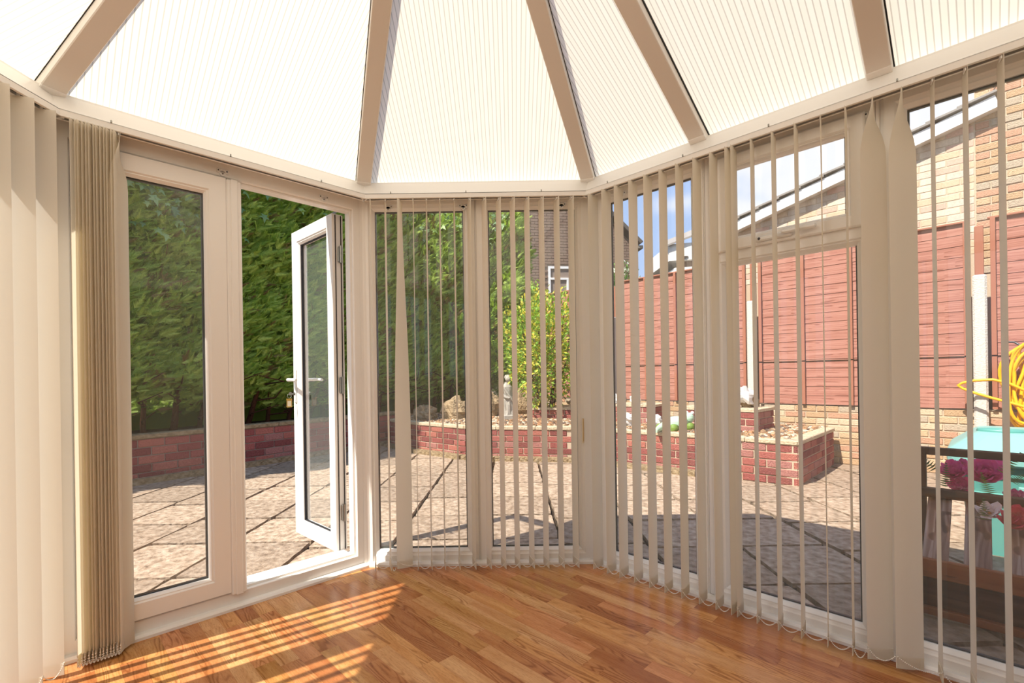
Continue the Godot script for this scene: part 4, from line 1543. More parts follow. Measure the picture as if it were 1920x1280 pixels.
func plants() -> void:
	# tall conifer hedge: face line in plan, turning along the back
	var line := [Vector2(-6.4, -3.75), Vector2(-4.78, -5.75), Vector2(-2.75, -8.55), Vector2(-1.75, -9.25), Vector2(-0.5, -9.55), Vector2(0.16, -9.50), Vector2(0.30, -9.75), Vector2(0.10, -10.15)]
	var hd := thing("conifer_hedge", "tall clipped green conifer hedge behind the left beds", "hedge")
	var cum := [0.0]
	for i in line.size() - 1: cum.append(cum[i] + line[i].distance_to(line[i + 1]))
	var total: float = cum[cum.size() - 1]
	var nz := noise(0.9, 71, 3)
	var base := func(s: float) -> Array:
		for i in line.size() - 1:
			if s <= cum[i + 1] or i == line.size() - 2:
				var d: Vector2 = (line[i + 1] - line[i]).normalized()
				return [line[i].lerp(line[i + 1], (s - cum[i]) / (cum[i + 1] - cum[i])), Vector2(-d.y, d.x)]
		return []
	var topy := func(s: float) -> float: return lerpf(6.0, 4.75, smoothstep(3.5, total - 2.0, s)) + 0.12 * nz.get_noise_1d(s * 2.0)
	var pos := func(s: float, y: float) -> Array:
		var q = base.call(clampf(s, 0.0, total))
		var ty: float = topy.call(s)
		var k := clampf((ty - y) / 0.7, 0.0, 1.0)
		var under := smoothstep(1.15, 0.45, y)
		var out := 0.26 * nz.get_noise_2d(s * 0.9, y * 0.9) + 0.10 * sqrt(k) - 0.55 * under - 0.30 * (1.0 - k)
		var p: Vector2 = q[0] + q[1] * out
		return [Vector3(p.x, y, p.y), q[1]]
	var core := MB.new()
	var ns := 60
	var ny := 24
	for i in ns:
		for j in ny:
			var c := []
			for e in [[i, j], [i + 1, j], [i + 1, j + 1], [i, j + 1]]:
				var s: float = total * e[0] / ns
				var y: float = lerpf(0.86, topy.call(s), float(e[1]) / ny)
				var q = pos.call(s, y)
				c.append(q[0] - Vector3(q[1].x, 0, q[1].y) * 0.13)
			core.quad(c[0], c[1], c[2], c[3])
	for i in ns:
		var s0: float = total * i / ns
		var s1: float = total * (i + 1) / ns
		var a = pos.call(s0, topy.call(s0))
		var b = pos.call(s1, topy.call(s1))
		var bk := Vector3(-0.8, 0, -0.5)
		core.quad(a[0], b[0], b[0] + bk, a[0] + bk)
		core.quad(a[0] + bk, b[0] + bk, Vector3(b[0].x, 0.3, b[0].z) + bk, Vector3(a[0].x, 0.3, a[0].z) + bk)
	put("inner_mass", core, M.hedge_core, hd)
	var rng := RandomNumberGenerator.new()
	rng.seed = 99
	var xs := []
	var cs := []
	var tn := noise(1.1, 72, 3)
	for k in 46000:
		var s := rng.randf() * total
		var y: float = 0.62 + rng.randf() * (topy.call(s) - 0.55)
		if y < 1.1 and rng.randf() < 0.35: continue
		var q = pos.call(s, y)
		var nrm := Vector3(q[1].x, 0, q[1].y)
		var tan_ := Vector3(-q[1].y, 0, q[1].x) * -1.0
		var up := (Vector3.UP * rng.randf_range(0.05, 0.8) + tan_ * rng.randf_range(-0.3, 1.1) + nrm * rng.randf_range(0.25, 1.0)).normalized()
		var fz := (nrm + Vector3(rng.randf_range(-0.7, 0.7), rng.randf_range(-0.2, 0.9), rng.randf_range(-0.7, 0.7))).normalized()
		var x := up.cross(fz).normalized()
		fz = x.cross(up).normalized()
		var sc := rng.randf_range(0.10, 0.185)
		xs.append(Transform3D(Basis(x, up, fz).scaled(Vector3.ONE * sc), q[0] + nrm * rng.randf_range(-0.14, 0.03)))
		var v := rng.randf()
		var c := Color(0.22, 0.36, 0.06).lerp(Color(0.60, 0.74, 0.19), v)
		var t := tn.get_noise_2d(s * 1.4, y * 1.4)
		if t > 0.28 and rng.randf() < 0.4: c = Color(0.30, 0.22, 0.09)
		if rng.randf() < 0.03: c = Color(0.25, 0.15, 0.07)
		cs.append(c)
	var fo := swarm("foliage", frond_mesh(), M.leaf, xs, cs, hd)
	fo.set_meta("kind", "stuff")
	# bare stems at the foot
	for k in 26:
		var s: float = 0.3 + k * (total - 1.4) / 26.0
		var q = base.call(s)
		var p: Vector2 = q[0] - q[1] * 0.40
		var st := MB.new()
		var path := PackedVector3Array()
		var sd := rng.randf_range(-0.3, 0.3)
		for t in 5: path.append(Vector3(p.x + sd * t * 0.12 + rng.randf_range(-0.02, 0.02), 0.28 + t * 0.24, p.y) + Vector3(q[1].x, 0, q[1].y) * (0.09 * t))
		st.tube(path, rng.randf_range(0.035, 0.06), 7, false, 0.02)
		for b in 3:
			var b0 := path[1 + b % 3]
			st.tube(PackedVector3Array([b0, b0 + Vector3(rng.randf_range(-0.25, 0.25), 0.05, 0) + Vector3(q[1].x, 0, q[1].y) * 0.25, b0 + Vector3(rng.randf_range(-0.4, 0.4), 0.18, 0) + Vector3(q[1].x, 0, q[1].y) * 0.4]), 0.015, 5, false, 0.006)
		put("stem", st, M.bark, hd)

	# ivy hanging on the hedge
	var iv := [["dark ivy trails on the hedge above the open door", 3.55, 3.95, 0.55, 0.38, 150], ["pale ivy trailing over the hedge corner near the brown house", total - 1.9, 4.55, 0.8, 0.42, 210], ["small ivy sprig low on the hedge in the doorway", 2.95, 3.35, 0.25, 0.28, 40]]
	for e in iv:
		var o := thing("ivy", e[0], "ivy")
		var ix := []
		var ic := []
		for k in e[5]:
			var s: float = e[1] + rng.randfn() * e[3]
			var y: float = e[2] + rng.randfn() * e[4]
			var q = pos.call(s, y)
			var nrm := (Vector3(q[1].x, 0.5, q[1].y) + Vector3(rng.randf_range(-0.5, 0.5), rng.randf_range(-0.3, 0.5), rng.randf_range(-0.5, 0.5))).normalized()
			var up := (Vector3.DOWN + Vector3(rng.randf_range(-0.8, 0.8), 0, rng.randf_range(-0.8, 0.8))).normalized()
			var x := up.cross(nrm).normalized()
			up = nrm.cross(x).normalized()
			ix.append(Transform3D(Basis(x, up, nrm).scaled(Vector3.ONE * rng.randf_range(0.07, 0.14)), q[0] + Vector3(q[1].x, 0, q[1].y) * rng.randf_range(0.05, 0.14)))
			ic.append(Color(0.07, 0.16, 0.05).lerp(Color(0.26, 0.38, 0.12), rng.randf()))
		var fo2 := swarm("leaves", ivy_shape(), M.leaf_plain, ix, ic, o)
		fo2.set_meta("kind", "stuff")

	bush("variegated_shrub", "bushy shrub with mixed yellow and green leaves by the fence", Vector3(0.58, 0.36, -8.12), Vector3(0.72, 1.0, 0.55), 1.20, 6500, [Color(0.20, 0.40, 0.05), Color(0.38, 0.55, 0.09), Color(0.78, 0.64, 0.08), Color(0.55, 0.62, 0.14)], 0.07, 5)
	bush("blossom_bush", "green bush with white blossom peeping over the fence", Vector3(2.05, 1.7, -9.5), Vector3(0.62, 0.55, 0.35), 1.05, 1500, [Color(0.10, 0.22, 0.05), Color(0.18, 0.32, 0.08), Color(0.75, 0.76, 0.70), Color(0.14, 0.26, 0.07)], 0.075, 6)
	bush("garden_weed", "tiny green weed growing in a shaded paving joint", Vector3(2.03, PATIO, -2.66), Vector3(0.03, 0.025, 0.03), 0.02, 40, [Color(0.14, 0.26, 0.06), Color(0.22, 0.34, 0.08), Color(0.14, 0.26, 0.06), Color(0.2, 0.3, 0.08)], 0.03, 7)

func bush(called: String, label: String, at: Vector3, r: Vector3, cy: float, count: int, tones: Array, size: float, seed_: int) -> void:
	var o := thing(called, label, "shrub" if size > 0.05 else "weed", Transform3D(Basis.IDENTITY, at))
	var rng := RandomNumberGenerator.new()
	rng.seed = seed_
	var nz := noise(1.6, seed_ + 80, 2)
	var xs := []
	var cs := []
	for k in count:
		var d := Vector3(rng.randfn(), rng.randfn(), rng.randfn()).normalized()
		var rad := pow(rng.randf(), 0.4)
		var lump := 1.0 + 0.22 * nz.get_noise_3d(d.x * 1.6, d.y * 1.6, d.z * 1.6) * 1.6
		var p := Vector3(0, cy, 0) + d * r * rad * lump
		var up := (d + Vector3(0, 0.6, 0) + Vector3(rng.randfn(), rng.randfn(), rng.randfn()) * 0.5).normalized()
		var f := (Vector3.UP + d * 0.6 + Vector3(rng.randfn(), rng.randfn(), rng.randfn()) * 0.5)
		var x := up.cross(f).normalized()
		var fz := x.cross(up).normalized()
		xs.append(Transform3D(Basis(x, up, fz).scaled(Vector3.ONE * size * rng.randf_range(0.6, 1.25)), p))
		var t := nz.get_noise_3d(p.x * 2.2 + 5.0, p.y * 2.2, p.z * 2.2)
		var c: Color = tones[0].lerp(tones[1], rng.randf())
		if t > 0.08 and rng.randf() < 0.75: c = tones[2].lerp(tones[3], rng.randf() * 0.7)
		elif rng.randf() < 0.15: c = tones[2]
		cs.append(c)
	var fo := swarm("leaves", leaf_shape(0.5, 0.25), M.leaf, xs, cs, o)
	fo.set_meta("kind", "stuff")
	for k in 7:
		var an := TAU * k / 7.0
		var st := MB.new()
		var b := Vector3(cos(an), 0, sin(an)) * r.x
		st.tube(PackedVector3Array([b * 0.12, b * 0.25 + Vector3(0, cy * 0.4, 0), b * 0.5 + Vector3(0, cy * 0.8, 0), b * 0.62 + Vector3(0, cy + r.y * 0.5, 0)]), r.x * 0.035, 6, false, r.x * 0.01)
		put("stem", st, M.bark, o)

# ------------------------------------------------------------------ things in the garden
func garden_things() -> void:
	var nz := noise(0.012, 15, 3)
	# boulders in the left half of the bed
	var rocks := [[Vector3(-1.52, 0.335, -8.22), Vector3(0.20, 0.16, 0.15), "rounded tan boulder lying behind the curved bed wall"], [Vector3(-0.98, 0.335, -8.25), Vector3(0.22, 0.235, 0.16), "largest tan boulder in the shaded bed, angular top"], [Vector3(-0.42, 0.335, -8.65), Vector3(0.20, 0.28, 0.17), "grey boulder standing left of the statue"], [Vector3(0.22, 0.335, -9.05), Vector3(0.22, 0.30, 0.16), "grey-brown boulder standing right of the statue"]]
	for k in rocks.size():
		var q = rocks[k]
		var o := thing("boulder", q[2], "rock", Transform3D(Basis.IDENTITY, q[0]), "boulders in the shaded bed")
		var mb := MB.new()
		mb.rock(Vector3(0, q[1].y * 0.6, 0), q[1], nz, 0.55, 12, 18, k * 3.7)
		put("stone", mb, M.stone, o)

	# statue of a robed figure
	var st := thing("statue", "weathered pale stone statue of a draped standing figure", "statue", Transform3D(Basis(Vector3.UP, 0.3), Vector3(-0.075, 0.335, -8.05)))
	var pb := MB.new()
	pb.box(Vector3(0, 0.045, 0), Vector3(0.22, 0.09, 0.20), 0.015)
	put("plinth", pb, M.statue, st)
	var body := MB.new()
	var prof := [[0.09, 0.105, 0.09], [0.16, 0.100, 0.085], [0.26, 0.11, 0.09], [0.34, 0.10, 0.085], [0.42, 0.078, 0.066], [0.50, 0.088, 0.072], [0.56, 0.090, 0.068], [0.60, 0.055, 0.05], [0.625, 0.036, 0.036], [0.645, 0.036, 0.038]]
	var seg := 22
	var PP := func(i: int, j: int) -> Vector3:
		var p = prof[i]
		var a := TAU * (j % seg) / seg
		var fold := 1.0 + (0.10 if i < 5 else 0.03) * sin(a * 7.0 + i * 0.9)
		var sway := 0.018 * sin(p[0] * 7.0)
		return Vector3(cos(a) * p[1] * fold + sway, p[0], sin(a) * p[2] * fold)
	for i in prof.size() - 1:
		for j in seg: body.quad_out(PP.call(i, j), PP.call(i, j + 1), PP.call(i + 1, j + 1), PP.call(i + 1, j), Vector3(0, (prof[i][0] + prof[i + 1][0]) * 0.5, 0))
	body.tube(PackedVector3Array([Vector3(-0.085, 0.555, 0.0), Vector3(-0.115, 0.46, 0.02), Vector3(-0.07, 0.39, 0.075), Vector3(0.0, 0.37, 0.095)]), 0.030, 9, false, 0.02)
	body.tube(PackedVector3Array([Vector3(0.085, 0.555, 0.0), Vector3(0.11, 0.45, 0.02), Vector3(0.10, 0.34, 0.055), Vector3(0.085, 0.26, 0.085)]), 0.030, 9, false, 0.02)
	body.tube(PackedVector3Array([Vector3(-0.08, 0.54, 0.06), Vector3(-0.02, 0.44, 0.085), Vector3(0.06, 0.33, 0.09), Vector3(0.105, 0.20, 0.06)]), 0.022, 8)
	body.ball(Vector3(0.004, 0.695, 0.008), Vector3(0.050, 0.064, 0.056), 14, 10)
	body.ball(Vector3(0.004, 0.722, -0.012), Vector3(0.058, 0.050, 0.058), 14, 8)
	body.ball(Vector3(0.004, 0.735, -0.062), Vector3(0.026, 0.024, 0.024), 10, 6)
	body.ball(Vector3(0.004, 0.690, 0.062), Vector3(0.008, 0.014, 0.010), 8, 5)
	put("figure", body, M.statue, st)

	# white rocks on the near pier
	var pier := Vector2(2.86, -6.30)
	var wr := thing("rock_cluster", "jagged white quartz rock on the brick pier", "rock", Transform3D(Basis.IDENTITY, Vector3(2.72, 0.635, -6.20)))
	var wb := MB.new()
	wb.rock(Vector3(-0.06, 0.08, 0), Vector3(0.15, 0.12, 0.12), nz, 1.1, 10, 14, 3.0)
	wb.rock(Vector3(-0.05, 0.20, 0), Vector3(0.10, 0.11, 0.09), nz, 1.2, 9, 12, 9.0)
	put("stone", wb, M.quartz, wr)
	var wr2 := thing("rock_cluster", "smaller white rock leaning on brown stone atop the brick pier", "rock", Transform3D(Basis.IDENTITY, Vector3(3.03, 0.622, -6.22)))
	var w2 := MB.new()
	w2.rock(Vector3(0.0, 0.15, 0.03), Vector3(0.13, 0.10, 0.09), nz, 1.0, 9, 12, 5.0)
	put("white_stone", w2, M.quartz, wr2)
	var w3 := MB.new()
	w3.rock(Vector3(0.07, 0.07, -0.03), Vector3(0.11, 0.10, 0.09), nz, 0.5, 9, 12, 2.0)
	put("brown_stone", w3, M.stone, wr2)
	# small rocks on and before the wide planter
	var sr := [[Vector3(1.42, 0.622, -7.52), 0.10, "dark round stone on the wide low planter", M.stone], [Vector3(1.60, 0.622, -7.45), 0.09, "white stone with grey marks on the wide low planter", M.quartz], [Vector3(1.92, 0.622, -7.38), 0.08, "pale flat stone near the end of the wide low planter", M.quartz], [Vector3(1.30, 0.34, -6.85), 0.13, "large white rock on gravel behind the corner pane", M.quartz], [Vector3(1.62, 0.34, -6.72), 0.12, "mottled white rock on gravel before the wide planter", M.quartz], [Vector3(1.93, 0.34, -6.45), 0.10, "round white rock with dark crack on gravel", M.quartz]]
	for k in sr.size():
		var q = sr[k]
		var o := thing("garden_stone", q[2], "stone", Transform3D(Basis.IDENTITY, q[0]))
		var mb := MB.new()
		mb.rock(Vector3(0, q[1] * 0.7, 0), Vector3(q[1], q[1] * 0.85, q[1] * 0.9), nz, 0.7, 9, 12, k * 2.3 + 1.0)
		put("stone", mb, q[3], o)

	# pale green glazed creature lying on the gravel
	var fr := thing("garden_ornament", "pale green glazed animal ornament lying on the gravel", "ornament", Transform3D(Basis(Vector3.UP, 0.55), Vector3(2.10, 0.345, -6.12)))
	var ob := MB.new()
	ob.ball(Vector3(0, 0.10, 0), Vector3(0.22, 0.085, 0.12), 18, 10)
	ob.ball(Vector3(0.20, 0.15, 0.02), Vector3(0.10, 0.075, 0.085), 14, 8)
	put("body", ob, M.green_glaze, fr)
	var ob2 := MB.new()
	ob2.ball(Vector3(0.25, 0.215, 0.06), Vector3(0.024, 0.024, 0.024), 10, 6)
	ob2.ball(Vector3(0.25, 0.215, -0.03), Vector3(0.024, 0.024, 0.024), 10, 6)
	put("eyes", ob2, M.white, fr)
	for q in [Vector3(-0.16, 0.05, 0.10), Vector3(0.14, 0.05, 0.11), Vector3(-0.16, 0.05, -0.10), Vector3(0.14, 0.05, -0.10)]:
		var lg := MB.new()
		lg.ball(q, Vector3(0.085, 0.05, 0.05), 12, 7)
		put("leg", lg, M.olive_glaze, fr)
	var tl := MB.new()
	tl.tube(PackedVector3Array([Vector3(-0.18, 0.09, 0), Vector3(-0.32, 0.06, 0.02), Vector3(-0.44, 0.04, 0.07), Vector3(-0.52, 0.035, 0.14)]), 0.055, 10, false, 0.012)
	put("tail", tl, M.green_glaze, fr)

	bench()
	storage_box()
	hose()

func bench() -> void:
	# an old slatted bench standing just outside the right wall; x along the wall, z towards the room
	var wx := wall_xf("right")
	var b := thing("garden_bench", "weathered dark wooden slatted bench outside the right-hand pane", "bench", wx * Transform3D(Basis.IDENTITY, Vector3(1.31, PATIO, -0.68)))
	var W := 1.35
	var Y := -PATIO
	var dz := -0.40            # far side
	var place := func(called: String, c: Vector3, s: Vector3, m: Material, bs := Basis.IDENTITY) -> void:
		var mb := MB.new()
		mb.box(Vector3.ZERO, s, 0.004)
		box_uv(mb, s)
		put(called, mb, m, b, Transform3D(bs, c))
	var x0 := 0.01
	for x in [x0 + 0.02, x0 + W]:
		place.call("leg", Vector3(x, Y * 0.5 + 0.335, dz + 0.0), Vector3(0.055, 0.79, 0.05), M.bench)
		place.call("leg", Vector3(x, 0.15, -0.02), Vector3(0.055, 0.30, 0.05), M.bench)
	place.call("top_rail", Vector3(x0 + W * 0.5, Y + 0.655, dz), Vector3(W + 0.06, 0.038, 0.045), M.bench)
	place.call("middle_rail", Vector3(x0 + W * 0.5, Y + 0.442, dz + 0.02), Vector3(W + 0.06, 0.045, 0.055), M.bench)
	place.call("apron", Vector3(x0 + W * 0.5, Y + 0.165, 0.0), Vector3(W, 0.085, 0.03), M.bench_red)
	place.call("lower_board", Vector3(x0 + W * 0.5, Y + 0.0, -0.16), Vector3(W, 0.20, 0.025), M.bench)
	place.call("lower_board", Vector3(x0 + W * 0.5, Y - 0.085, -0.14), Vector3(W, 0.035, 0.05), M.bench_red)
	var tilt := atan2(0.20, 0.36)
	var k := 0
	var x := x0 + 0.10
	while x < x0 + W - 0.03:
		place.call("seat_slat", Vector3(x, Y + 0.305, dz * 0.5 - 0.0), Vector3(0.092, 0.02, 0.44), M.bench_old, Basis(Vector3.RIGHT, tilt))
		x += 0.142
	# silk flowers lying on it
	var fl := [
		["large magenta silk peony on the bench's middle rail", Vector3(1.472, 0.53, -1.16), 0.085, M.magenta, 40],
		["magenta silk peony drooping over the bench's middle rail", Vector3(1.50, 0.465, -1.13), 0.070, M.magenta, 36],
		["biggest magenta silk peony between the bench rails", Vector3(1.59, 0.53, -1.17), 0.10, M.magenta, 46],
		["bright pink silk flower near the right edge above middle rail", Vector3(1.69, 0.44, -1.16), 0.050, M.pink, 26],
		["white silk lily with orange centre lying on bench slats", Vector3(1.595, 0.40, -0.92), 0.070, M.petal_white, 14],
		["deep crimson silk rose lying on the bench slats", Vector3(1.69, 0.375, -0.90), 0.085, M.crimson, 44],
		["tiny pale pink silk bud above the peonies", Vector3(1.50, 0.585, -1.19), 0.035, M.pink, 12]]
	for f in fl:
		var o := thing("silk_flower", f[0], "flower", wx * Transform3D(Basis(Vector3.RIGHT, 0.6), f[1]), "silk flowers on the bench")
		bloom(o, f[2], f[3], f[4])
	var lf := thing("silk_foliage", "green fern leaves among the silk flowers on the bench", "foliage", wx * Transform3D(Basis.IDENTITY, Vector3(0.66, 0.0, -0.65)))
	var rng := RandomNumberGenerator.new()
	rng.seed = 33
	var spots := [Vector3(0.99, 0.56, -0.50), Vector3(0.74, 0.55, -0.50), Vector3(0.60, 0.47, -0.50), Vector3(0.94, 0.46, -0.45), Vector3(0.92, 0.37, -0.26), Vector3(1.10, 0.36, -0.2), Vector3(1.02, 0.52, -0.52), Vector3(0.78, 0.47, -0.46), Vector3(1.2, 0.47, -0.5)]
	for i in spots.size():
		var mb := MB.new()
		var dir := Vector3(rng.randf_range(-0.6, 0.6), rng.randf_range(0.1, 0.9), rng.randf_range(0.0, 0.6)).normalized()
		var sd := dir.cross(Vector3.BACK).normalized()
		for t in 11:
			var p := dir * (t * 0.013)
			var ln := 0.036 * (1.0 - t / 12.0)
			for s in [-1.0, 1.0]:
				mb.tri(p, p + dir * 0.010 + sd * s * ln + Vector3(0, 0, 0.004), p + dir * 0.009)
		put("leaf", mb, M.fern if i % 3 else M.fern_light, lf, Transform3D(Basis.IDENTITY, spots[i]))

func box_uv(mb: MB, s: Vector3) -> void:
	# grain along the longest side
	var ax := 0 if s.x >= s.y and s.x >= s.z else (1 if s.y >= s.z else 2)
	for i in mb.v.size():
		var p := mb.v[i]
		var o := [p.y + p.z, p.x + p.z, p.x + p.y][ax] as float
		mb.u[i] = Vector2(p[ax] * 0.8 + s.x, o * 3.0)

func bloom(o: Node3D, r: float, m: Material, n: int) -> void:
	var rng := RandomNumberGenerator.new()
	rng.seed = n * 13 + int(r * 1000)
	var mb := MB.new()
	for k in n:
		var t := float(k) / n
		var an := k * 2.39996
		var open := lerpf(1.35, 0.15, t)
		var len_ := r * lerpf(1.0, 0.45, t) * rng.randf_range(0.85, 1.1)
		var wd := len_ * 0.85
		var b := Basis(Vector3.UP, an + rng.randf_range(-0.15, 0.15)) * Basis(Vector3.RIGHT, open)
		var rows := 3
		var P := func(i: int, j: int) -> Vector3:
			var y := float(j) / rows
			var x := (i - 1) * 0.5 * wd * sin(PI * (0.18 + 0.72 * y)) 
			var ruff := 0.10 * len_ * sin(i * 2.1 + k) * y
			return b * (Vector3(x, y * len_, -0.35 * len_ * y * y + 0.12 * absf(x) + ruff))
		for j in rows:
			for i in 2:
				mb.quad(P.call(i, j), P.call(i + 1, j), P.call(i + 1, j + 1), P.call(i, j + 1))
	put("petals", mb, m, o)
	var c := MB.new()
	c.ball(Vector3(0, r * 0.2, 0), Vector3.ONE * r * 0.22, 8, 6)
	put("centre", c, M.stamen, o)

func storage_box() -> void:
	var wx := wall_xf("right")
	var o := thing("storage_box", "teal plastic garden storage box with moulded lid and handle", "storage box", wx * Transform3D(Basis.IDENTITY, Vector3(2.0, PATIO, -2.38)))
	o.scale.y = 1.1
	var body := MB.new()
	var loft := func(mb: MB, rings: Array) -> void:
		for i in rings.size() - 1:
			var a = rings[i]
			var b = rings[i + 1]
			var ca := rect_ring(a[1], a[2], a[3])
			var cb := rect_ring(b[1], b[2], b[3])
			for j in ca.size():
				var j2 := (j + 1) % ca.size()
				mb.quad_out(Vector3(ca[j].x, a[0], ca[j].y), Vector3(ca[j2].x, a[0], ca[j2].y), Vector3(cb[j2].x, b[0], cb[j2].y), Vector3(cb[j].x, b[0], cb[j].y), Vector3(0, (a[0] + b[0]) * 0.5 - 0.03, 0))
		var top = rings[rings.size() - 1]
		var ct := rect_ring(top[1], top[2], top[3])
		for j in ct.size():
			mb.tri_out(Vector3(0, top[0], 0), Vector3(ct[j].x, top[0], ct[j].y), Vector3(ct[(j + 1) % ct.size()].x, top[0], ct[(j + 1) % ct.size()].y), Vector3(0, top[0] - 1, 0))
	loft.call(body, [[0.0, 0.48, 0.28, 0.05], [0.30, 0.52, 0.30, 0.06], [0.31, 0.54, 0.32, 0.06], [0.36, 0.54, 0.32, 0.06], [0.37, 0.52, 0.30, 0.06], [0.46, 0.53, 0.31, 0.06], [0.47, 0.55, 0.33, 0.06], [0.53, 0.55, 0.33, 0.06]])
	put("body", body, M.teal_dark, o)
	for y in [0.20, 0.41]:
		var gr := MB.new()
		gr.box(Vector3(0.08, y, 0.315), Vector3(0.7, 0.022, 0.02), 0.004)
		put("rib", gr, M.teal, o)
	var lid := MB.new()
	loft.call(lid, [[0.53, 0.57, 0.35, 0.08], [0.545, 0.60, 0.38, 0.10], [0.60, 0.60, 0.38, 0.10], [0.615, 0.59, 0.37, 0.10], [0.70, 0.48, 0.28, 0.08], [0.715, 0.45, 0.26, 0.08]])
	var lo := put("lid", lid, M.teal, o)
	for x in [-0.18, 0.18]:
		var rb := MB.new()
		rb.box(Vector3(x, 0.705, 0.02), Vector3(0.10, 0.035, 0.50), 0.014)
		put("lid_rib", rb, M.teal, lo)
	var hd := MB.new()
	var ph := PackedVector3Array()
	for i in 20:
		var a := TAU * i / 20
		ph.append(Vector3(-0.34 + 0.09 * cos(a) * (1.0 + 0.15 * cos(2 * a)), 0.718, 0.14 + 0.05 * sin(a)))
	hd.tube(ph, 0.014, 8, true)
	put("handle", hd, M.teal_dark, lo)

func rect_ring(hx: float, hz: float, r: float) -> PackedVector2Array:
	var p := PackedVector2Array()
	for q in [[1, 1, 0.0], [-1, 1, PI / 2], [-1, -1, PI], [1, -1, PI * 1.5]]:
		for k in 5:
			var a: float = q[2] + PI / 2 * k / 4
			p.append(Vector2(q[0] * (hx - r) + r * cos(a), q[1] * (hz - r) + r * sin(a)))
	return p

func hose() -> void:
	# coiled yellow hose on an iron hook in front of the fence
	var bx := Vector3(R2, 0, R2)
	var bs := Basis(bx, Vector3.UP, bx.cross(Vector3.UP))
	var base := Vector3(5.316, 1.30, 5.316 - 10.35) + Vector3(-R2, 0, R2) * 0.10
	var hk := thing("wall_hook", "dark iron scroll hook on the fence holding the hose", "hook", Transform3D(bs, base))
	var hb := MB.new()
	hb.tube(PackedVector3Array([Vector3(-0.05, -0.02, 0.03), Vector3(-0.075, -0.005, 0.04), Vector3(-0.085, 0.025, 0.05), Vector3(-0.06, 0.055, 0.06), Vector3(0.0, 0.05, 0.08), Vector3(0.06, 0.0, 0.12), Vector3(0.12, -0.03, 0.10), Vector3(0.13, 0.05, -0.05)]), 0.010, 8)
	put("scroll", hb, M.dark_steel, hk)
	var o := thing("garden_hose", "coiled bright yellow garden hose hanging on the fence", "hose", Transform3D(bs, base))
	var rng := RandomNumberGenerator.new()
	rng.seed = 3
	for k in 9:
		var mb := MB.new()
		var path := PackedVector3Array()
		var hh := 0.86 + rng.randf_range(-0.10, 0.05)
		var ww := 0.11 + 0.016 * k + rng.randf_range(-0.01, 0.01)
		var cx := 0.12 + rng.randf_range(-0.02, 0.05)
		for i in 36:
			var a := TAU * i / 36
			var pinch := 1.0 - 0.45 * exp(-pow((a - PI / 2) / 0.7, 2.0)) - 0.25 * exp(-pow((a - PI * 0.9) / 0.5, 2.0)) * (1.0 if k % 2 else 0.0)
			path.append(Vector3(cx + ww * cos(a) * pinch + 0.05 * sin(a * 2.0 + k), 0.03 - hh * 0.5 + hh * 0.5 * sin(a), 0.04 + 0.014 * k + 0.02 * cos(a * 3.0 + k)))
		mb.tube(path, 0.0155, 8, true)
		put("coil", mb, M.hose, o)
	var lp := MB.new()
	lp.tube(PackedVector3Array([Vector3(0.06, -0.44, 0.17), Vector3(-0.05, -0.37, 0.17), Vector3(-0.16, -0.335, 0.16), Vector3(-0.30, -0.345, 0.15), Vector3(-0.39, -0.37, 0.14), Vector3(-0.425, -0.395, 0.14), Vector3(-0.39, -0.43, 0.14), Vector3(-0.30, -0.475, 0.15), Vector3(-0.16, -0.53, 0.16), Vector3(-0.04, -0.57, 0.17), Vector3(0.06, -0.61, 0.17)]), 0.0145, 8)
	put("loose_loop", lp, M.hose, o)

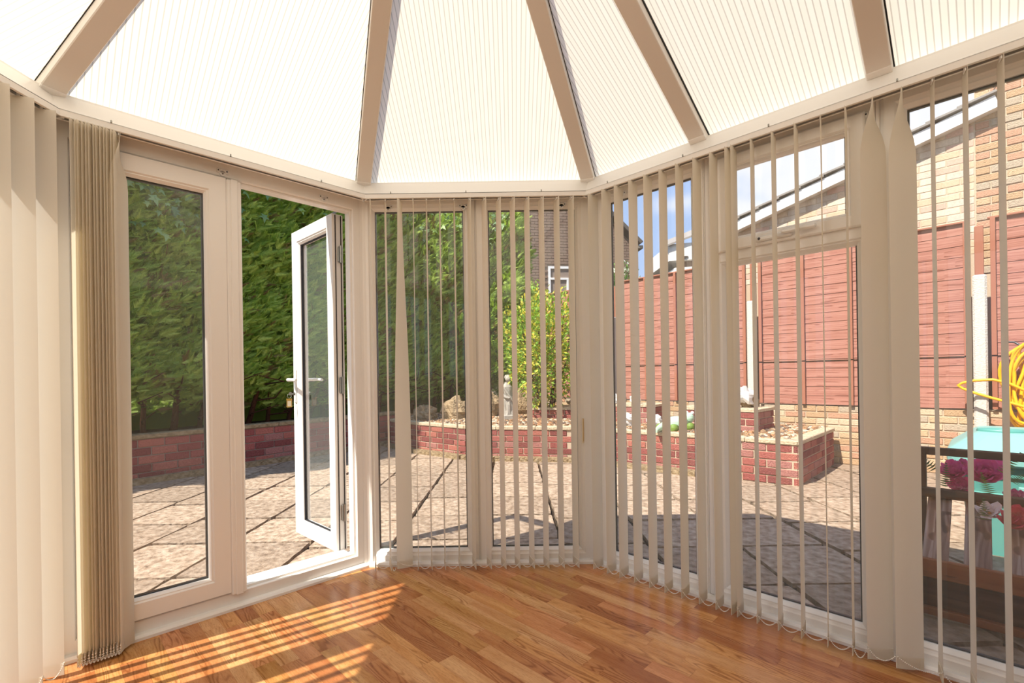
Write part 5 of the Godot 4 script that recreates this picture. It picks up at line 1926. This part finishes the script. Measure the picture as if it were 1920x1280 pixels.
# ------------------------------------------------------------------ the house behind the camera
func back_room() -> void:
	var e := Vector3(R2, 0, R2)
	var bv := Vector3(R2, 0, -R2)
	# local x = across the house wall, z = away from the bay
	var bs := Basis(bv, Vector3.UP, bv.cross(Vector3.UP))
	var org := e * 1.0
	var xf := Transform3D(bs, org)
	var sgn := 1.0 if bs.z.dot(e) > 0 else -1.0
	var wb := thing("wall_back", "cream plastered house wall behind the camera", "wall", xf, "", "structure")
	var p := MB.new()
	var t := 0.14
	var q := func(x0: float, x1: float, y0: float, y1: float) -> void:
		p.box(Vector3((x0 + x1) * 0.5, (y0 + y1) * 0.5, sgn * t * 0.5), Vector3(x1 - x0, y1 - y0, t))
	q.call(-1.6, -0.35, -0.1, 2.06)
	q.call(1.70, 3.0, -0.1, 2.06)
	q.call(-1.6, 3.0, 2.06, 4.2)
	put("plaster", p, M.plaster, wb)
	var tr := MB.new()
	tr.box(Vector3(0.675, 2.08, -sgn * 0.012), Vector3(2.2, 0.07, 0.03), 0.004)
	tr.box(Vector3(-0.38, 1.0, -sgn * 0.012), Vector3(0.07, 2.1, 0.03), 0.004)
	tr.box(Vector3(1.73, 1.0, -sgn * 0.012), Vector3(0.07, 2.1, 0.03), 0.004)
	put("door_casing", tr, M.white, wb)
	var lr := thing("wall_living_room", "plain beige living room shell behind the camera", "wall", xf, "", "structure")
	var rm := MB.new()
	rm.box(Vector3(0.7, -0.06, sgn * 1.9), Vector3(4.4, 0.1, 3.6))
	put("carpet", rm, M.carpet, lr)
	var rw := MB.new()
	rw.box(Vector3(0.7, 2.45, sgn * 1.9), Vector3(4.4, 0.1, 3.6))
	rw.box(Vector3(0.7, 1.2, sgn * 3.7), Vector3(4.4, 2.6, 0.1))
	rw.box(Vector3(-1.5, 1.2, sgn * 1.9), Vector3(0.1, 2.6, 3.6))
	rw.box(Vector3(2.9, 1.2, sgn * 1.9), Vector3(0.1, 2.6, 3.6))
	put("shell", rw, M.plaster, lr)
	var pf := thing("picture_frame", "small dark framed picture on the house wall, mirrored in door glass", "picture", xf * Transform3D(Basis.IDENTITY, Vector3(0.76, 2.48, -sgn * 0.015)))
	var fm := MB.new()
	fm.ring(-0.17, 0.17, -0.26, 0.26, [Vector2(0, 0.015), Vector2(0.05, 0.015), Vector2(0.06, 0.005), Vector2(0.06, -0.015), Vector2(0, -0.015)])
	put("frame", fm, M.gilt, pf)
	var pr := MB.new()
	pr.box(Vector3.ZERO, Vector3(0.24, 0.42, 0.012))
	put("picture", pr, M.print, pf)
